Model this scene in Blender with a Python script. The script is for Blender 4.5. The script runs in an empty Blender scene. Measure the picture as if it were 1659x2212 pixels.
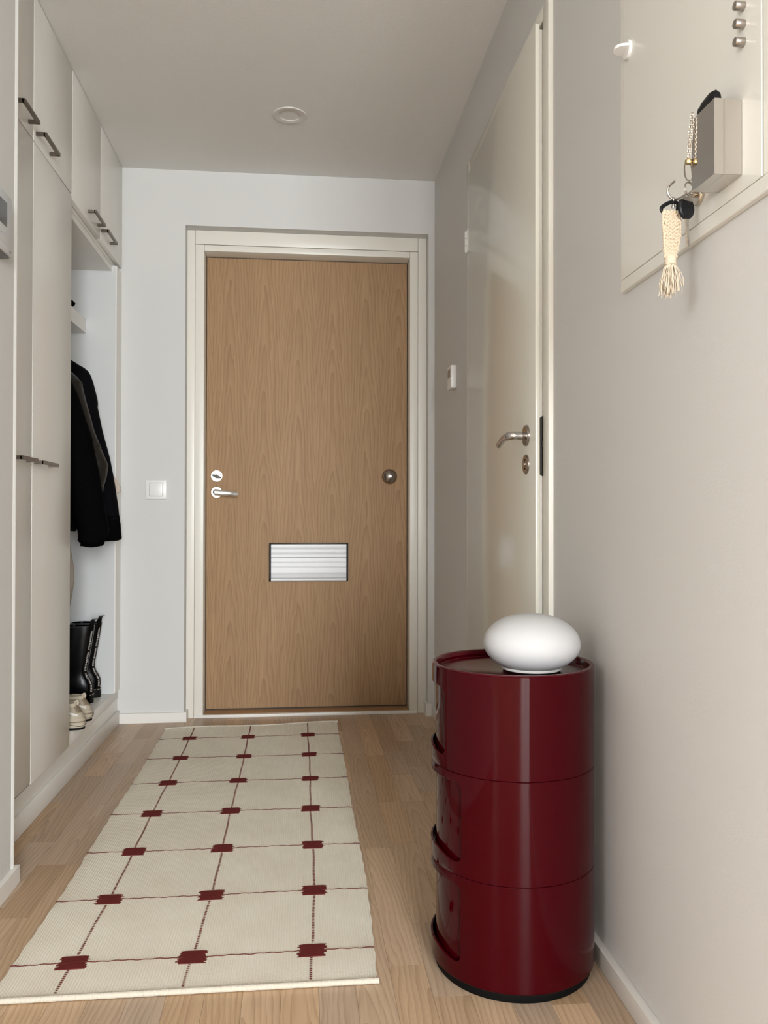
import bpy, bmesh, math, random
from mathutils import Vector, Matrix

random.seed(7)
sc = bpy.context.scene
C = sc.collection
PI = math.pi

# ------------------------------------------------------------------ camera, light, exposure
cam_data = bpy.data.cameras.new('camera')
cam = bpy.data.objects.new('camera', cam_data)
C.objects.link(cam)
sc.camera = cam
F_PX, YAW, PITCH, ROLL, CAM_H = 1774.46, 0.1025, 0.0089, 0.0014, 0.8787
cam_data.sensor_fit = 'VERTICAL'
cam_data.sensor_height = 36.0
cam_data.lens = 36.0 * F_PX / 2212.0
cam_data.clip_start = 0.02
fwd = Vector((math.sin(YAW) * math.cos(PITCH), math.cos(YAW) * math.cos(PITCH), math.sin(PITCH)))
rgt = Vector((math.cos(YAW), -math.sin(YAW), 0))
upv = rgt.cross(fwd)
r2 = math.cos(ROLL) * rgt + math.sin(ROLL) * upv
u2 = -math.sin(ROLL) * rgt + math.cos(ROLL) * upv
M = Matrix((r2, u2, -fwd)).transposed().to_4x4()
M.translation = Vector((0, 0, CAM_H))
cam.matrix_world = M

sc.view_settings.view_transform = 'Standard'
sc.view_settings.look = 'None'
sc.view_settings.gamma = 1.0
sc.view_settings.use_curve_mapping = False
sc.view_settings.exposure = 0.12
try:
    sc.cycles.use_denoising = True
    sc.cycles.max_bounces = 7
    sc.cycles.diffuse_bounces = 5
    sc.cycles.glossy_bounces = 4
    sc.cycles.use_adaptive_sampling = True
    sc.cycles.adaptive_threshold = 0.02
    sc.cycles.sample_clamp_indirect = 6.0
except Exception:
    pass

world = bpy.data.worlds.new('sky')
sc.world = world
world.use_nodes = True
wbg = world.node_tree.nodes['Background']
wbg.inputs['Color'].default_value = (0.72, 0.84, 1.0, 1)
wbg.inputs['Strength'].default_value = 1.2

# daylight entering through the balcony window of the room behind the camera
ROOM_Y = -3.2
WIN = (0.15, 1.35, 0.15, 2.25)    # x0 x1 z0 z1 of the balcony door opening in the rear wall
WIN2 = (-2.7, -0.5, 0.6, 2.25)    # y0 y1 z0 z1 of the side window opening in the room's left wall


def daylight(name, loc, rot, w, h, watts, col):
    ld = bpy.data.lights.new(name, 'AREA')
    ld.shape = 'RECTANGLE'
    ld.size, ld.size_y = w, h
    ld.energy = watts
    ld.color = col
    o = bpy.data.objects.new(name, ld)
    C.objects.link(o)
    o.location = loc
    o.rotation_euler = rot


daylight('balcony_daylight', ((WIN[0] + WIN[1]) / 2, ROOM_Y - 0.48, (WIN[2] + WIN[3]) / 2 + 0.1), (PI / 2 - 0.40, 0, 0), 1.3, 2.2, 450, (0.945, 0.985, 1.01))
daylight('side_window_daylight', (-2.60, (WIN2[0] + WIN2[1]) / 2, (WIN2[2] + WIN2[3]) / 2 + 0.1), (PI / 2 - 0.2, 0, -PI / 2), 2.2, 1.65, 122, (1.0, 0.975, 0.935))

# ------------------------------------------------------------------ materials
MATS = {}


def new_mat(name):
    m = bpy.data.materials.new(name)
    m.use_nodes = True
    nt = m.node_tree
    return m, nt, nt.nodes['Principled BSDF']


def node(nt, typ, **kw):
    n = nt.nodes.new(typ)
    for k, v in kw.items():
        if k in ('operation', 'blend_type', 'data_type', 'wave_type', 'bands_direction', 'feature', 'noise_dimensions', 'distance'):
            setattr(n, k, v)
        else:
            n.inputs[k].default_value = v
    return n


def plain(name, col, rough=0.5, metal=0.0, spec=0.5, bump=None, coat=0.0, var=None, aniso=None):
    """col linear rgb; bump=(scale,strength,distance[,stretch]); var=(scale,amount)"""
    m, nt, b = new_mat(name)
    b.inputs['Base Color'].default_value = (*col, 1)
    b.inputs['Roughness'].default_value = rough
    b.inputs['Metallic'].default_value = metal
    b.inputs['Specular IOR Level'].default_value = spec
    b.inputs['Coat Weight'].default_value = coat
    b.inputs['Coat Roughness'].default_value = 0.05
    tc = None
    if bump or var:
        tc = nt.nodes.new('ShaderNodeTexCoord')
    if bump:
        mp = nt.nodes.new('ShaderNodeMapping')
        if len(bump) > 3:
            mp.inputs['Scale'].default_value = bump[3]
        nt.links.new(tc.outputs['Object'], mp.inputs['Vector'])
        nz = node(nt, 'ShaderNodeTexNoise', Scale=bump[0], Detail=3.0)
        nt.links.new(mp.outputs['Vector'], nz.inputs['Vector'])
        bp = node(nt, 'ShaderNodeBump', Strength=bump[1], Distance=bump[2])
        nt.links.new(nz.outputs['Fac'], bp.inputs['Height'])
        nt.links.new(bp.outputs['Normal'], b.inputs['Normal'])
    if var:
        nz = node(nt, 'ShaderNodeTexNoise', Scale=var[0], Detail=4.0)
        nt.links.new(tc.outputs['Object'], nz.inputs['Vector'])
        cr = nt.nodes.new('ShaderNodeValToRGB')
        a = var[1]
        cr.color_ramp.elements[0].position = 0.3
        cr.color_ramp.elements[1].position = 0.7
        cr.color_ramp.elements[0].color = (*[c * (1 - a) for c in col], 1)
        cr.color_ramp.elements[1].color = (*[min(1, c * (1 + a)) for c in col], 1)
        nt.links.new(nz.outputs['Fac'], cr.inputs['Fac'])
        nt.links.new(cr.outputs['Color'], b.inputs['Base Color'])
    MATS[name] = m
    return m


plain('wall_paint', (0.63, 0.625, 0.61), 0.62, bump=(220, 0.12, 0.002), spec=0.3)
plain('ceiling_paint', (0.76, 0.75, 0.725), 0.8, bump=(240, 0.35, 0.004), spec=0.2)
plain('downlight_ring', (0.66, 0.64, 0.60), 0.5, spec=0.3)
plain('trim_paint', (0.74, 0.71, 0.64), 0.35, spec=0.45)
plain('skirting_paint', (0.76, 0.74, 0.70), 0.4, spec=0.45)
plain('cabinet_white', (0.78, 0.76, 0.715), 0.33, spec=0.45, bump=(500, 0.03, 0.0006))
plain('cabinet_inside', (0.62, 0.63, 0.63), 0.5, spec=0.3)
plain('gap_dark', (0.06, 0.055, 0.05), 0.9)
plain('door_paint', (0.70, 0.68, 0.60), 0.18, spec=0.5)
plain('panel_paint', (0.74, 0.73, 0.68), 0.13, spec=0.5)
plain('handle_metal', (0.20, 0.17, 0.145), 0.38, metal=1.0, bump=(300, 0.08, 0.0005, (1, 0.05, 1)))
plain('chrome', (0.88, 0.88, 0.88), 0.16, metal=1.0)
plain('dark_chrome', (0.35, 0.31, 0.28), 0.18, metal=1.0)
plain('gunmetal', (0.05, 0.05, 0.045), 0.3, metal=0.8)
plain('steel', (0.55, 0.53, 0.51), 0.22, metal=1.0)
plain('brushed_steel', (0.60, 0.57, 0.54), 0.10, metal=1.0, bump=(260, 0.03, 0.0002, (1, 1, 0.04)))
plain('nickel', (0.62, 0.56, 0.48), 0.22, metal=1.0)
plain('magnet_steel', (0.42, 0.38, 0.345), 0.34, metal=1.0)
plain('brass', (0.55, 0.42, 0.22), 0.25, metal=1.0)
plain('aluminium', (0.62, 0.62, 0.63), 0.5, metal=0.25, spec=0.3)
plain('black_plastic', (0.004, 0.004, 0.005), 0.5, spec=0.2)
plain('fob_black', (0.005, 0.006, 0.009), 0.3, spec=0.3)
plain('bronze_dark', (0.03, 0.025, 0.018), 0.45, metal=0.6)
plain('white_plastic', (0.80, 0.79, 0.77), 0.3)
plain('silver_plastic', (0.62, 0.64, 0.66), 0.35)
plain('screen_dark', (0.055, 0.055, 0.055), 0.1)
plain('display_grey', (0.17, 0.13, 0.115), 0.25)
plain('print_grey', (0.36, 0.36, 0.38), 0.5)
plain('underside_grey', (0.13, 0.13, 0.13), 0.4)
plain('red_gloss', (0.036, 0.0002, 0.0019), 0.05, spec=0.14)
plain('red_tray', (0.055, 0.0010, 0.0040), 0.14, spec=0.4)
plain('rubber_black', (0.003, 0.003, 0.003), 0.7, spec=0.1)
plain('opal_glass', (0.54, 0.54, 0.545), 0.55, spec=0.12)
plain('black_cloth', (0.0022, 0.0022, 0.0025), 0.9, spec=0.02, bump=(60, 0.3, 0.004))
plain('navy_cloth', (0.003, 0.003, 0.004), 0.8, spec=0.05, bump=(60, 0.3, 0.004))
plain('brown_leather', (0.013, 0.0105, 0.0085), 0.5, spec=0.3, bump=(80, 0.25, 0.002))
plain('leather_seam', (0.032, 0.025, 0.019), 0.6)
plain('taupe_wool', (0.28, 0.24, 0.20), 0.95, spec=0.1, bump=(200, 0.3, 0.002))
plain('beige_cloth', (0.55, 0.46, 0.39), 0.9, spec=0.1)
plain('boot_leather', (0.002, 0.002, 0.0025), 0.25, spec=0.22, bump=(50, 0.12, 0.003))
plain('boot_rubber', (0.004, 0.004, 0.004), 0.6, spec=0.2)
plain('boot_stitch', (0.5, 0.45, 0.36), 0.8)
plain('lettering', (0.62, 0.58, 0.54), 0.7)
plain('sneaker_cream', (0.44, 0.385, 0.295), 0.7, var=(30, 0.1))
plain('sneaker_mesh', (0.36, 0.31, 0.235), 0.9, bump=(400, 0.5, 0.001))
plain('sneaker_tan', (0.22, 0.17, 0.115), 0.75)
plain('sneaker_dark', (0.03, 0.028, 0.025), 0.7)
plain('sneaker_shine', (0.56, 0.52, 0.46), 0.4)
plain('cotton_cord', (0.60, 0.50, 0.375), 0.9, spec=0.15, bump=(900, 0.5, 0.0008))
plain('cotton_thread', (0.66, 0.565, 0.44), 0.9, spec=0.15)
plain('wool_red', (0.120, 0.021, 0.019), 0.95, spec=0.1, bump=(420, 0.8, 0.002, (0.5, 1, 1)))
plain('thread_red', (0.12, 0.034, 0.030), 0.95, spec=0.1)
plain('oak_sill', (0.33, 0.19, 0.095), 0.45, bump=(90, 0.1, 0.001, (0.06, 1, 1)))
plain('window_frame_paint', (0.8, 0.8, 0.78), 0.4)


def oak(name, mode):
    m, nt, b = new_mat(name)
    L = nt.links
    tc = nt.nodes.new('ShaderNodeTexCoord')
    oi = nt.nodes.new('ShaderNodeObjectInfo')
    sep = nt.nodes.new('ShaderNodeSeparateXYZ')

    def math_(op, a, c=None):
        n = nt.nodes.new('ShaderNodeMath')
        n.operation = op
        for i, v in enumerate((a, c)):
            if v is None:
                continue
            if isinstance(v, (int, float)):
                n.inputs[i].default_value = v
            else:
                L.new(v, n.inputs[i])
        return n.outputs[0]

    L.new(tc.outputs['Object'], sep.inputs[0])
    if mode == 'floor':
        across, along = sep.outputs['X'], sep.outputs['Y']
        rnd = oi.outputs['Random']
        strip = math_('MULTIPLY', rnd, 37.0)
        xl = math_('ADD', across, math_('SUBTRACT', math_('MULTIPLY', rnd, 0.14), 0.07))
        k_ring, k_along = 95.0, 5.0
    else:
        across, along = sep.outputs['X'], sep.outputs['Z']
        # veneer leaves about 0.155 m wide, each with its own cathedral figure
        q = math_('DIVIDE', math_('ADD', across, 0.43), 0.155)
        strip = math_('FLOOR', q)
        xl = math_('MULTIPLY', math_('SUBTRACT', math_('SUBTRACT', q, strip), 0.5), 0.155)
        k_ring, k_along = 75.0, 4.2
        strip = math_('MULTIPLY', strip, 7.31)
    al2 = math_('ADD', along, strip)
    # slow wander of the grain
    cmb = nt.nodes.new('ShaderNodeCombineXYZ')
    L.new(math_('MULTIPLY', across, 9.0), cmb.inputs[0])
    L.new(math_('MULTIPLY', al2, 2.2), cmb.inputs[1])
    L.new(strip, cmb.inputs[2])
    nz = node(nt, 'ShaderNodeTexNoise', Scale=1.0, Detail=3.0, Roughness=0.55)
    L.new(cmb.outputs[0], nz.inputs['Vector'])
    wob = math_('MULTIPLY', math_('SUBTRACT', nz.outputs['Fac'], 0.5), 4.2)
    # cathedral rings: sqrt(x^2+d^2)*k + along*k2
    rr = math_('SQRT', math_('ADD', math_('MULTIPLY', xl, xl), 0.00018))
    f = math_('ADD', math_('ADD', math_('MULTIPLY', rr, k_ring), math_('MULTIPLY', al2, k_along)), wob)
    saw = math_('FRACT', f)
    ring = math_('POWER', saw, 2.2)
    # fine pores
    cmb2 = nt.nodes.new('ShaderNodeCombineXYZ')
    L.new(math_('MULTIPLY', across, 330.0), cmb2.inputs[0])
    L.new(math_('MULTIPLY', al2, 9.0), cmb2.inputs[1])
    nz2 = node(nt, 'ShaderNodeTexNoise', Scale=1.0, Detail=2.0)
    L.new(cmb2.outputs[0], nz2.inputs['Vector'])
    cmb3 = nt.nodes.new('ShaderNodeCombineXYZ')
    L.new(math_('MULTIPLY', across, 45.0), cmb3.inputs[0])
    L.new(math_('MULTIPLY', al2, 2.0), cmb3.inputs[1])
    nz3 = node(nt, 'ShaderNodeTexNoise', Scale=1.0, Detail=2.0)
    L.new(cmb3.outputs[0], nz3.inputs['Vector'])
    tone = math_('ADD', math_('MULTIPLY', ring, 0.36 if mode == 'floor' else 0.30),
                 math_('ADD', math_('MULTIPLY', nz2.outputs['Fac'], 0.5), math_('MULTIPLY', nz3.outputs['Fac'], 0.4)))
    cr = nt.nodes.new('ShaderNodeValToRGB')
    e = cr.color_ramp.elements
    e[0].position, e[1].position = 0.18, 1.0
    if mode == 'floor':
        e[0].color, e[1].color = (0.59, 0.42, 0.272, 1), (0.325, 0.207, 0.120, 1)
    else:
        e[0].color, e[1].color = (0.45, 0.295, 0.17, 1), (0.245, 0.142, 0.074, 1)
    L.new(tone, cr.inputs['Fac'])
    out = cr.outputs['Color']
    if mode == 'floor':
        hs = nt.nodes.new('ShaderNodeHueSaturation')
        L.new(out, hs.inputs['Color'])
        r1 = math_('FRACT', math_('MULTIPLY', rnd, 13.7))
        L.new(math_('ADD', 0.82, math_('MULTIPLY', r1, 0.34)), hs.inputs['Value'])
        r3 = math_('FRACT', math_('MULTIPLY', rnd, 71.3))
        L.new(math_('ADD', 0.82, math_('MULTIPLY', r3, 0.26)), hs.inputs['Saturation'])
        out = hs.outputs['Color']
    L.new(out, b.inputs['Base Color'])
    b.inputs['Roughness'].default_value = 0.38 if mode == 'floor' else 0.6
    b.inputs['Specular IOR Level'].default_value = 0.35 if mode == 'floor' else 0.2
    bp = node(nt, 'ShaderNodeBump', Strength=0.12, Distance=0.0008)
    L.new(nz2.outputs['Fac'], bp.inputs['Height'])
    L.new(bp.outputs['Normal'], b.inputs['Normal'])
    MATS[name] = m


oak('oak_floor', 'floor')
oak('oak_veneer', 'door')


def rug_mat():
    m, nt, b = new_mat('rug_wool')
    L = nt.links
    tc = nt.nodes.new('ShaderNodeTexCoord')
    sep = nt.nodes.new('ShaderNodeSeparateXYZ')
    nzw = node(nt, 'ShaderNodeTexNoise', Scale=25.0, Detail=2.0)
    L.new(tc.outputs['Object'], nzw.inputs['Vector'])
    mix = nt.nodes.new('ShaderNodeVectorMath')
    mix.operation = 'MULTIPLY_ADD'
    L.new(nzw.outputs['Color'], mix.inputs[0])
    mix.inputs[1].default_value = (0.004, 0.006, 0)
    L.new(tc.outputs['Object'], mix.inputs[2])
    L.new(mix.outputs[0], sep.inputs[0])

    def math_(op, a, c=None):
        n = nt.nodes.new('ShaderNodeMath')
        n.operation = op
        for i, v in enumerate((a, c)):
            if v is None:
                continue
            if isinstance(v, (int, float)):
                n.inputs[i].default_value = v
            else:
                L.new(v, n.inputs[i])
        return n.outputs[0]
    sx = math_('ADD', math_('MULTIPLY', math_('SINE', math_('MULTIPLY', sep.outputs['X'], 2 * PI / 0.0058)), 0.5), 0.5)
    sy = math_('ADD', math_('MULTIPLY', math_('SINE', math_('MULTIPLY', sep.outputs['Y'], 2 * PI / 0.0042)), 0.5), 0.5)
    hgt = math_('ADD', math_('MULTIPLY', sx, 0.75), math_('MULTIPLY', sy, 0.35))
    nf = node(nt, 'ShaderNodeTexNoise', Scale=700.0, Detail=2.0)
    L.new(tc.outputs['Object'], nf.inputs['Vector'])
    hgt2 = math_('ADD', hgt, math_('MULTIPLY', nf.outputs['Fac'], 0.5))
    bp = node(nt, 'ShaderNodeBump', Strength=0.65, Distance=0.0022)
    L.new(hgt2, bp.inputs['Height'])
    L.new(bp.outputs['Normal'], b.inputs['Normal'])
    nb = node(nt, 'ShaderNodeTexNoise', Scale=9.0, Detail=5.0)
    L.new(tc.outputs['Object'], nb.inputs['Vector'])
    tone = math_('ADD', math_('MULTIPLY', nb.outputs['Fac'], 0.6), math_('MULTIPLY', hgt, 0.22))
    cr = nt.nodes.new('ShaderNodeValToRGB')
    e = cr.color_ramp.elements
    e[0].position, e[1].position = 0.2, 0.75
    e[0].color, e[1].color = (0.76, 0.70, 0.575, 1), (0.90, 0.86, 0.75, 1)
    L.new(tone, cr.inputs['Fac'])
    L.new(cr.outputs['Color'], b.inputs['Base Color'])
    b.inputs['Roughness'].default_value = 0.95
    b.inputs['Specular IOR Level'].default_value = 0.1
    MATS['rug_wool'] = m


rug_mat()
plain('rug_binding', (0.58, 0.53, 0.445), 0.95, spec=0.1, bump=(330, 0.9, 0.003, (1, 0.15, 0.15)))

# ------------------------------------------------------------------ mesh helpers
WLOC = {}


class MB:
    def __init__(self):
        self.bm = bmesh.new()

    def _add(self, verts, faces):
        vs = [self.bm.verts.new(v) for v in verts]
        for f in faces:
            try:
                self.bm.faces.new([vs[i] for i in f])
            except ValueError:
                pass
        return self

    def box(self, x0, x1, y0, y1, z0, z1, bev=0.0, seg=2):
        t = bmesh.new()
        vs = [t.verts.new((x, y, z)) for x in (x0, x1) for y in (y0, y1) for z in (z0, z1)]
        for f in ((0, 1, 3, 2), (4, 6, 7, 5), (0, 4, 5, 1), (2, 3, 7, 6), (0, 2, 6, 4), (1, 5, 7, 3)):
            t.faces.new([vs[i] for i in f])
        if bev:
            bmesh.ops.bevel(t, geom=list(t.edges), offset=bev, segments=seg, profile=0.5, affect='EDGES')
        t.verts.index_update()
        self._add([v.co.copy() for v in t.verts], [[v.index for v in f.verts] for f in t.faces])
        t.free()
        return self

    def loft(self, rings, cap0=True, cap1=True, closed=True):
        n = len(rings[0])
        verts = [p for r in rings for p in r]
        faces = []
        for i in range(len(rings) - 1):
            for j in range(n if closed else n - 1):
                k = (j + 1) % n
                faces.append((i * n + j, i * n + k, (i + 1) * n + k, (i + 1) * n + j))
        if cap0:
            faces.append(tuple(reversed(range(n))))
        if cap1:
            faces.append(tuple((len(rings) - 1) * n + j for j in range(n)))
        return self._add(verts, faces)

    def tube(self, path, rad, seg=10, closed=False, flat=1.0):
        """round tube along a path of points; rad number or list"""
        pts = [Vector(p) for p in path]
        n = len(pts)
        rings = []
        prev = None
        for i, p in enumerate(pts):
            if closed:
                t = (pts[(i + 1) % n] - pts[i - 1]).normalized()
            else:
                t = (pts[min(i + 1, n - 1)] - pts[max(i - 1, 0)]).normalized()
            if prev is None:
                a = Vector((0, 0, 1)) if abs(t.z) < 0.9 else Vector((1, 0, 0))
                nrm = t.cross(a).normalized()
            else:
                nrm = (prev - t * prev.dot(t)).normalized()
            prev = nrm
            bi = t.cross(nrm)
            r = rad[i] if isinstance(rad, (list, tuple)) else rad
            rings.append([p + nrm * (r * math.cos(2 * PI * k / seg)) + bi * (r * flat * math.sin(2 * PI * k / seg)) for k in range(seg)])
        if closed:
            rings.append(rings[0])
            return self.loft(rings, False, False)
        return self.loft(rings)

    def lathe(self, prof, c=(0, 0, 0), axis='Z', seg=48):
        """prof list of (r, h) along the axis"""
        rings = []
        for r, hh in prof:
            ring = []
            for k in range(seg):
                a = 2 * PI * k / seg
                u, v = max(r, 1e-5) * math.cos(a), max(r, 1e-5) * math.sin(a)
                if axis == 'Z':
                    p = (c[0] + u, c[1] + v, c[2] + hh)
                elif axis == 'Y':
                    p = (c[0] + u, c[1] + hh, c[2] + v)
                else:
                    p = (c[0] + hh, c[1] + u, c[2] + v)
                ring.append(p)
            rings.append(ring)
        return self.loft(rings)

    def prism(self, poly, axis, a0, a1):
        """extrude a 2D polygon along an axis; poly in the two other axes in xyz order"""
        def mk(p, a):
            q = list(p)
            q.insert('XYZ'.index(axis), a)
            return tuple(q)
        return self.loft([[mk(p, a0) for p in poly], [mk(p, a1) for p in poly]])

    def ellipsoid(self, c, rx, ry, rz, rot=None, seg=10, rings=7):
        R = rot or Matrix.Identity(3)
        rs = []
        for i in range(rings):
            ph = -PI / 2 + PI * (i + 0.02) / (rings - 1 + 0.04) if 0 < i < rings - 1 else (-PI / 2 + 0.05 if i == 0 else PI / 2 - 0.05)
            rs.append([Vector(c) + R @ Vector((rx * math.cos(ph) * math.cos(2 * PI * k / seg), ry * math.cos(ph) * math.sin(2 * PI * k / seg), rz * math.sin(ph))) for k in range(seg)])
        return self.loft(rs)

    def build(self, name, mat, parent=None, smooth=35, origin=None):
        bm = self.bm
        bmesh.ops.recalc_face_normals(bm, faces=list(bm.faces))
        off = Vector(origin) if origin is not None else Vector((0, 0, 0))
        pw = WLOC[parent.name] if parent else Vector((0, 0, 0))
        if origin is None and parent:
            off = pw.copy()
        bmesh.ops.translate(bm, verts=list(bm.verts), vec=-off)
        me = bpy.data.meshes.new(name)
        bm.to_mesh(me)
        bm.free()
        me.materials.append(MATS[mat])
        if smooth:
            me.polygons.foreach_set('use_smooth', [True] * len(me.polygons))
            me.set_sharp_from_angle(angle=math.radians(smooth))
        o = bpy.data.objects.new(name, me)
        C.objects.link(o)
        if parent:
            o.parent = parent
        o.location = off - pw
        WLOC[o.name] = off
        return o


def tag(o, label=None, cat=None, group=None, kind=None):
    if label:
        o['label'] = label
    if cat:
        o['category'] = cat
    if group:
        o['group'] = group
    if kind:
        o['kind'] = kind
    return o


def thing(name, loc, label, cat, group=None, kind=None):
    o = bpy.data.objects.new(name, None)
    o.empty_display_size = 0.05
    C.objects.link(o)
    o.location = loc
    WLOC[o.name] = Vector(loc)
    return tag(o, label, cat, group, kind)


def box(name, mat, parent, x0, x1, y0, y1, z0, z1, bev=0.0, seg=2, **kw):
    return MB().box(x0, x1, y0, y1, z0, z1, bev, seg).build(name, mat, parent, **kw)


def lerp(a, b, t):
    return a + (b - a) * t


def interp(tab, x):
    if x <= tab[0][0]:
        return tab[0][1]
    for (a, va), (b, vb) in zip(tab, tab[1:]):
        if x <= b:
            return lerp(va, vb, (x - a) / (b - a))
    return tab[-1][1]


# ------------------------------------------------------------------ the setting
XR, YB, ZC = 0.602, 3.641, 2.40
XC = -0.766            # cabinet door faces
XWL = -0.684           # near left wall face
YWE = 2.062            # end of the near left wall

# floor: slab with a raised field outside the laid staves
STX0, STX1, STY0, STY1 = -0.80, 0.595, -0.30, 3.80
fl = MB()
fl.box(-2.4, 2.4, ROOM_Y - 0.1, 4.1, -0.12, -0.012)
fl.box(-2.4, 2.4, ROOM_Y - 0.1, STY0, -0.012, 0.0)
fl.box(-2.4, STX0, STY0, 4.1, -0.012, 0.0)
fl.box(STX1 + 0.002, 2.4, STY0, 4.1, -0.012, 0.0)
floor = tag(fl.build('floor', 'oak_floor', None, smooth=0), 'oak strip parquet floor of the hallway', 'floor', kind='structure')
sw = 0.0698
ncol = 20
random.seed(21)
for i in range(ncol):
    x0 = STX0 + i * sw
    x1 = x0 + sw - 0.0004
    y = STY0 - random.uniform(0, 0.4)
    while y < STY1:
        ln = random.choice((0.28, 0.33, 0.38, 0.44, 0.50, 0.58))
        a, b_ = max(y, STY0), min(y + ln, STY1)
        if b_ - a > 0.03:
            cx, cy = (x0 + x1) / 2, (a + b_) / 2
            mb = MB().box(x0, x1, a, b_ - 0.0004, -0.012, 0.0 - random.uniform(0, 0.0002))
            mb.build('plank', 'oak_floor', floor, smooth=0, origin=(cx, cy, 0))
        y += ln

tag(box('ceiling', 'ceiling_paint', None, -2.4, 2.4, ROOM_Y - 0.1, 4.1, ZC, ZC + 0.1, smooth=0), 'white textured ceiling', 'ceiling', kind='structure')

# back wall with a recess for the entrance door
RX0, RX1, RZ = -0.497, 0.574, 2.160
bw = MB()
bw.box(-1.45, RX0, YB, 4.1, 0, ZC)
bw.box(RX1, XR + 0.3, YB, 4.1, 0, ZC)
bw.box(RX0, RX1, YB, 4.1, RZ, ZC)
bw.box(RX0, RX1, 3.86, 4.1, 0, RZ)
tag(bw.build('wall_back', 'wall_paint', None, smooth=0), 'white wall around the entrance door', 'wall', kind='structure')

# right wall with a recess for the inner door
DY0, DY1, DZ = 1.955, 2.822, 2.098
RW0 = 0.25
rw = MB()
rw.box(XR, XR + 0.3, RW0, DY0, 0, ZC)
rw.box(XR, XR + 0.3, DY1, YB + 0.01, 0, ZC)
rw.box(XR, XR + 0.3, DY0, DY1, DZ, ZC)
rw.box(XR + 0.1, XR + 0.3, DY0, DY1, 0, DZ)  # unseen backing added behind the leaf to keep sky light out
tag(rw.build('wall_right', 'wall_paint', None, smooth=0), 'off-white painted wall beside the round red cabinet', 'wall', kind='structure')

# near left wall stub beside the wardrobes
lw = MB()
lw.box(-1.45, XWL, 0.25, YWE, 0, ZC)
wl = tag(lw.build('wall_left', 'wall_paint', None, smooth=0), 'off-white wall end carrying the entry phone', 'wall', kind='structure')
tag(MB().prism([(XWL - 0.02, YWE + 0.001), (XWL + 0.0005, YWE - 0.012), (XWL + 0.003, YWE - 0.003), (XWL + 0.003, YWE + 0.002), (XWL, YWE + 0.004), (XWL - 0.02, YWE + 0.004)], 'Z', 0.04, ZC - 0.001)
    .build('trim_1', 'window_frame_paint', None, smooth=0), 'white corner bead on the wall end', 'trim', kind='structure')
tag(box('wall_far_left', 'wall_paint', None, -1.60, -1.45, 0.25, 4.1, 0, ZC, smooth=0), 'wall behind the wardrobes', 'wall', kind='structure')

# the room behind the camera, with its window
rm = MB()
rm.box(-2.4, -2.2, ROOM_Y, WIN2[0], 0, ZC)
rm.box(-2.4, -2.2, WIN2[1], 0.3, 0, ZC)
rm.box(-2.4, -2.2, WIN2[0], WIN2[1], 0, WIN2[2])
rm.box(-2.4, -2.2, WIN2[0], WIN2[1], WIN2[3], ZC)
rm.box(2.2, 2.4, ROOM_Y, 0.3, 0, ZC)
rm.box(-2.2, -1.45, 0.25, 0.4, 0, ZC)
rm.box(XR + 0.3, 2.2, 0.25, 0.4, 0, ZC)
tag(rm.build('wall_room', 'wall_paint', None, smooth=0), 'white walls of the room the hallway opens from', 'wall', kind='structure')
rr = MB()
rr.box(-2.4, WIN[0], ROOM_Y - 0.15, ROOM_Y, 0, ZC)
rr.box(WIN[1], 2.4, ROOM_Y - 0.15, ROOM_Y, 0, ZC)
rr.box(WIN[0], WIN[1], ROOM_Y - 0.15, ROOM_Y, 0, WIN[2])
rr.box(WIN[0], WIN[1], ROOM_Y - 0.15, ROOM_Y, WIN[3], ZC)
tag(rr.build('wall_rear', 'wall_paint', None, smooth=0), 'wall with the balcony window behind the camera', 'wall', kind='structure')
wf = MB()
for x in (WIN[0], (WIN[0] + WIN[1]) / 2 - 0.04, WIN[1] - 0.07):
    wf.box(x, x + 0.07, ROOM_Y - 0.1, ROOM_Y - 0.04, WIN[2], WIN[3])
wf.box(WIN[0], WIN[1], ROOM_Y - 0.1, ROOM_Y - 0.04, WIN[2], WIN[2] + 0.07)
wf.box(WIN[0], WIN[1], ROOM_Y - 0.1, ROOM_Y - 0.04, WIN[3] - 0.07, WIN[3])
w2 = MB()
for y in (WIN2[0], (WIN2[0] + WIN2[1]) / 2 - 0.035, WIN2[1] - 0.07):
    w2.box(-2.36, -2.30, y, y + 0.07, WIN2[2], WIN2[3])
w2.box(-2.36, -2.30, WIN2[0], WIN2[1], WIN2[2], WIN2[2] + 0.07)
w2.box(-2.36, -2.30, WIN2[0], WIN2[1], WIN2[3] - 0.07, WIN2[3])
tag(w2.build('window_2', 'window_frame_paint', None, smooth=0), 'white framed window in the side wall of the room behind', 'window', kind='structure')
tag(wf.build('window_1', 'window_frame_paint', None, smooth=0), 'white framed balcony window behind the camera', 'window', kind='structure')

# skirting
bb = MB()
bb.box(XR - 0.016, XR, RW0, 1.906, 0, 0.039, 0.0015)
tag(bb.build('baseboard_right', 'skirting_paint', None), 'low white skirting board along the right wall', 'baseboard', kind='structure')
bb = MB()
bb.box(XR - 0.014, XR, 2.868, YB, 0, 0.039, 0.0015)
tag(bb.build('baseboard_right_far', 'skirting_paint', None), 'white skirting board between inner door and back wall', 'baseboard', kind='structure')
bb = MB()
bb.prism([(XWL, 0.25), (XWL + 0.012, 0.25), (XWL + 0.012, YWE + 0.016), (XWL - 0.06, YWE + 0.016), (XWL - 0.06, YWE + 0.0045), (XWL, YWE + 0.0045)], 'Z', 0, 0.041)
tag(bb.build('baseboard_left', 'skirting_paint', None), 'white skirting board wrapping the wall end', 'baseboard', kind='structure')
bb = MB()
bb.prism([(-0.783, YB - 0.012), (RX0 + 0.012, YB - 0.012), (RX0 + 0.012, 3.6965), (RX0, 3.6965), (RX0, YB), (-0.783, YB)], 'Z', 0, 0.042)
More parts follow.
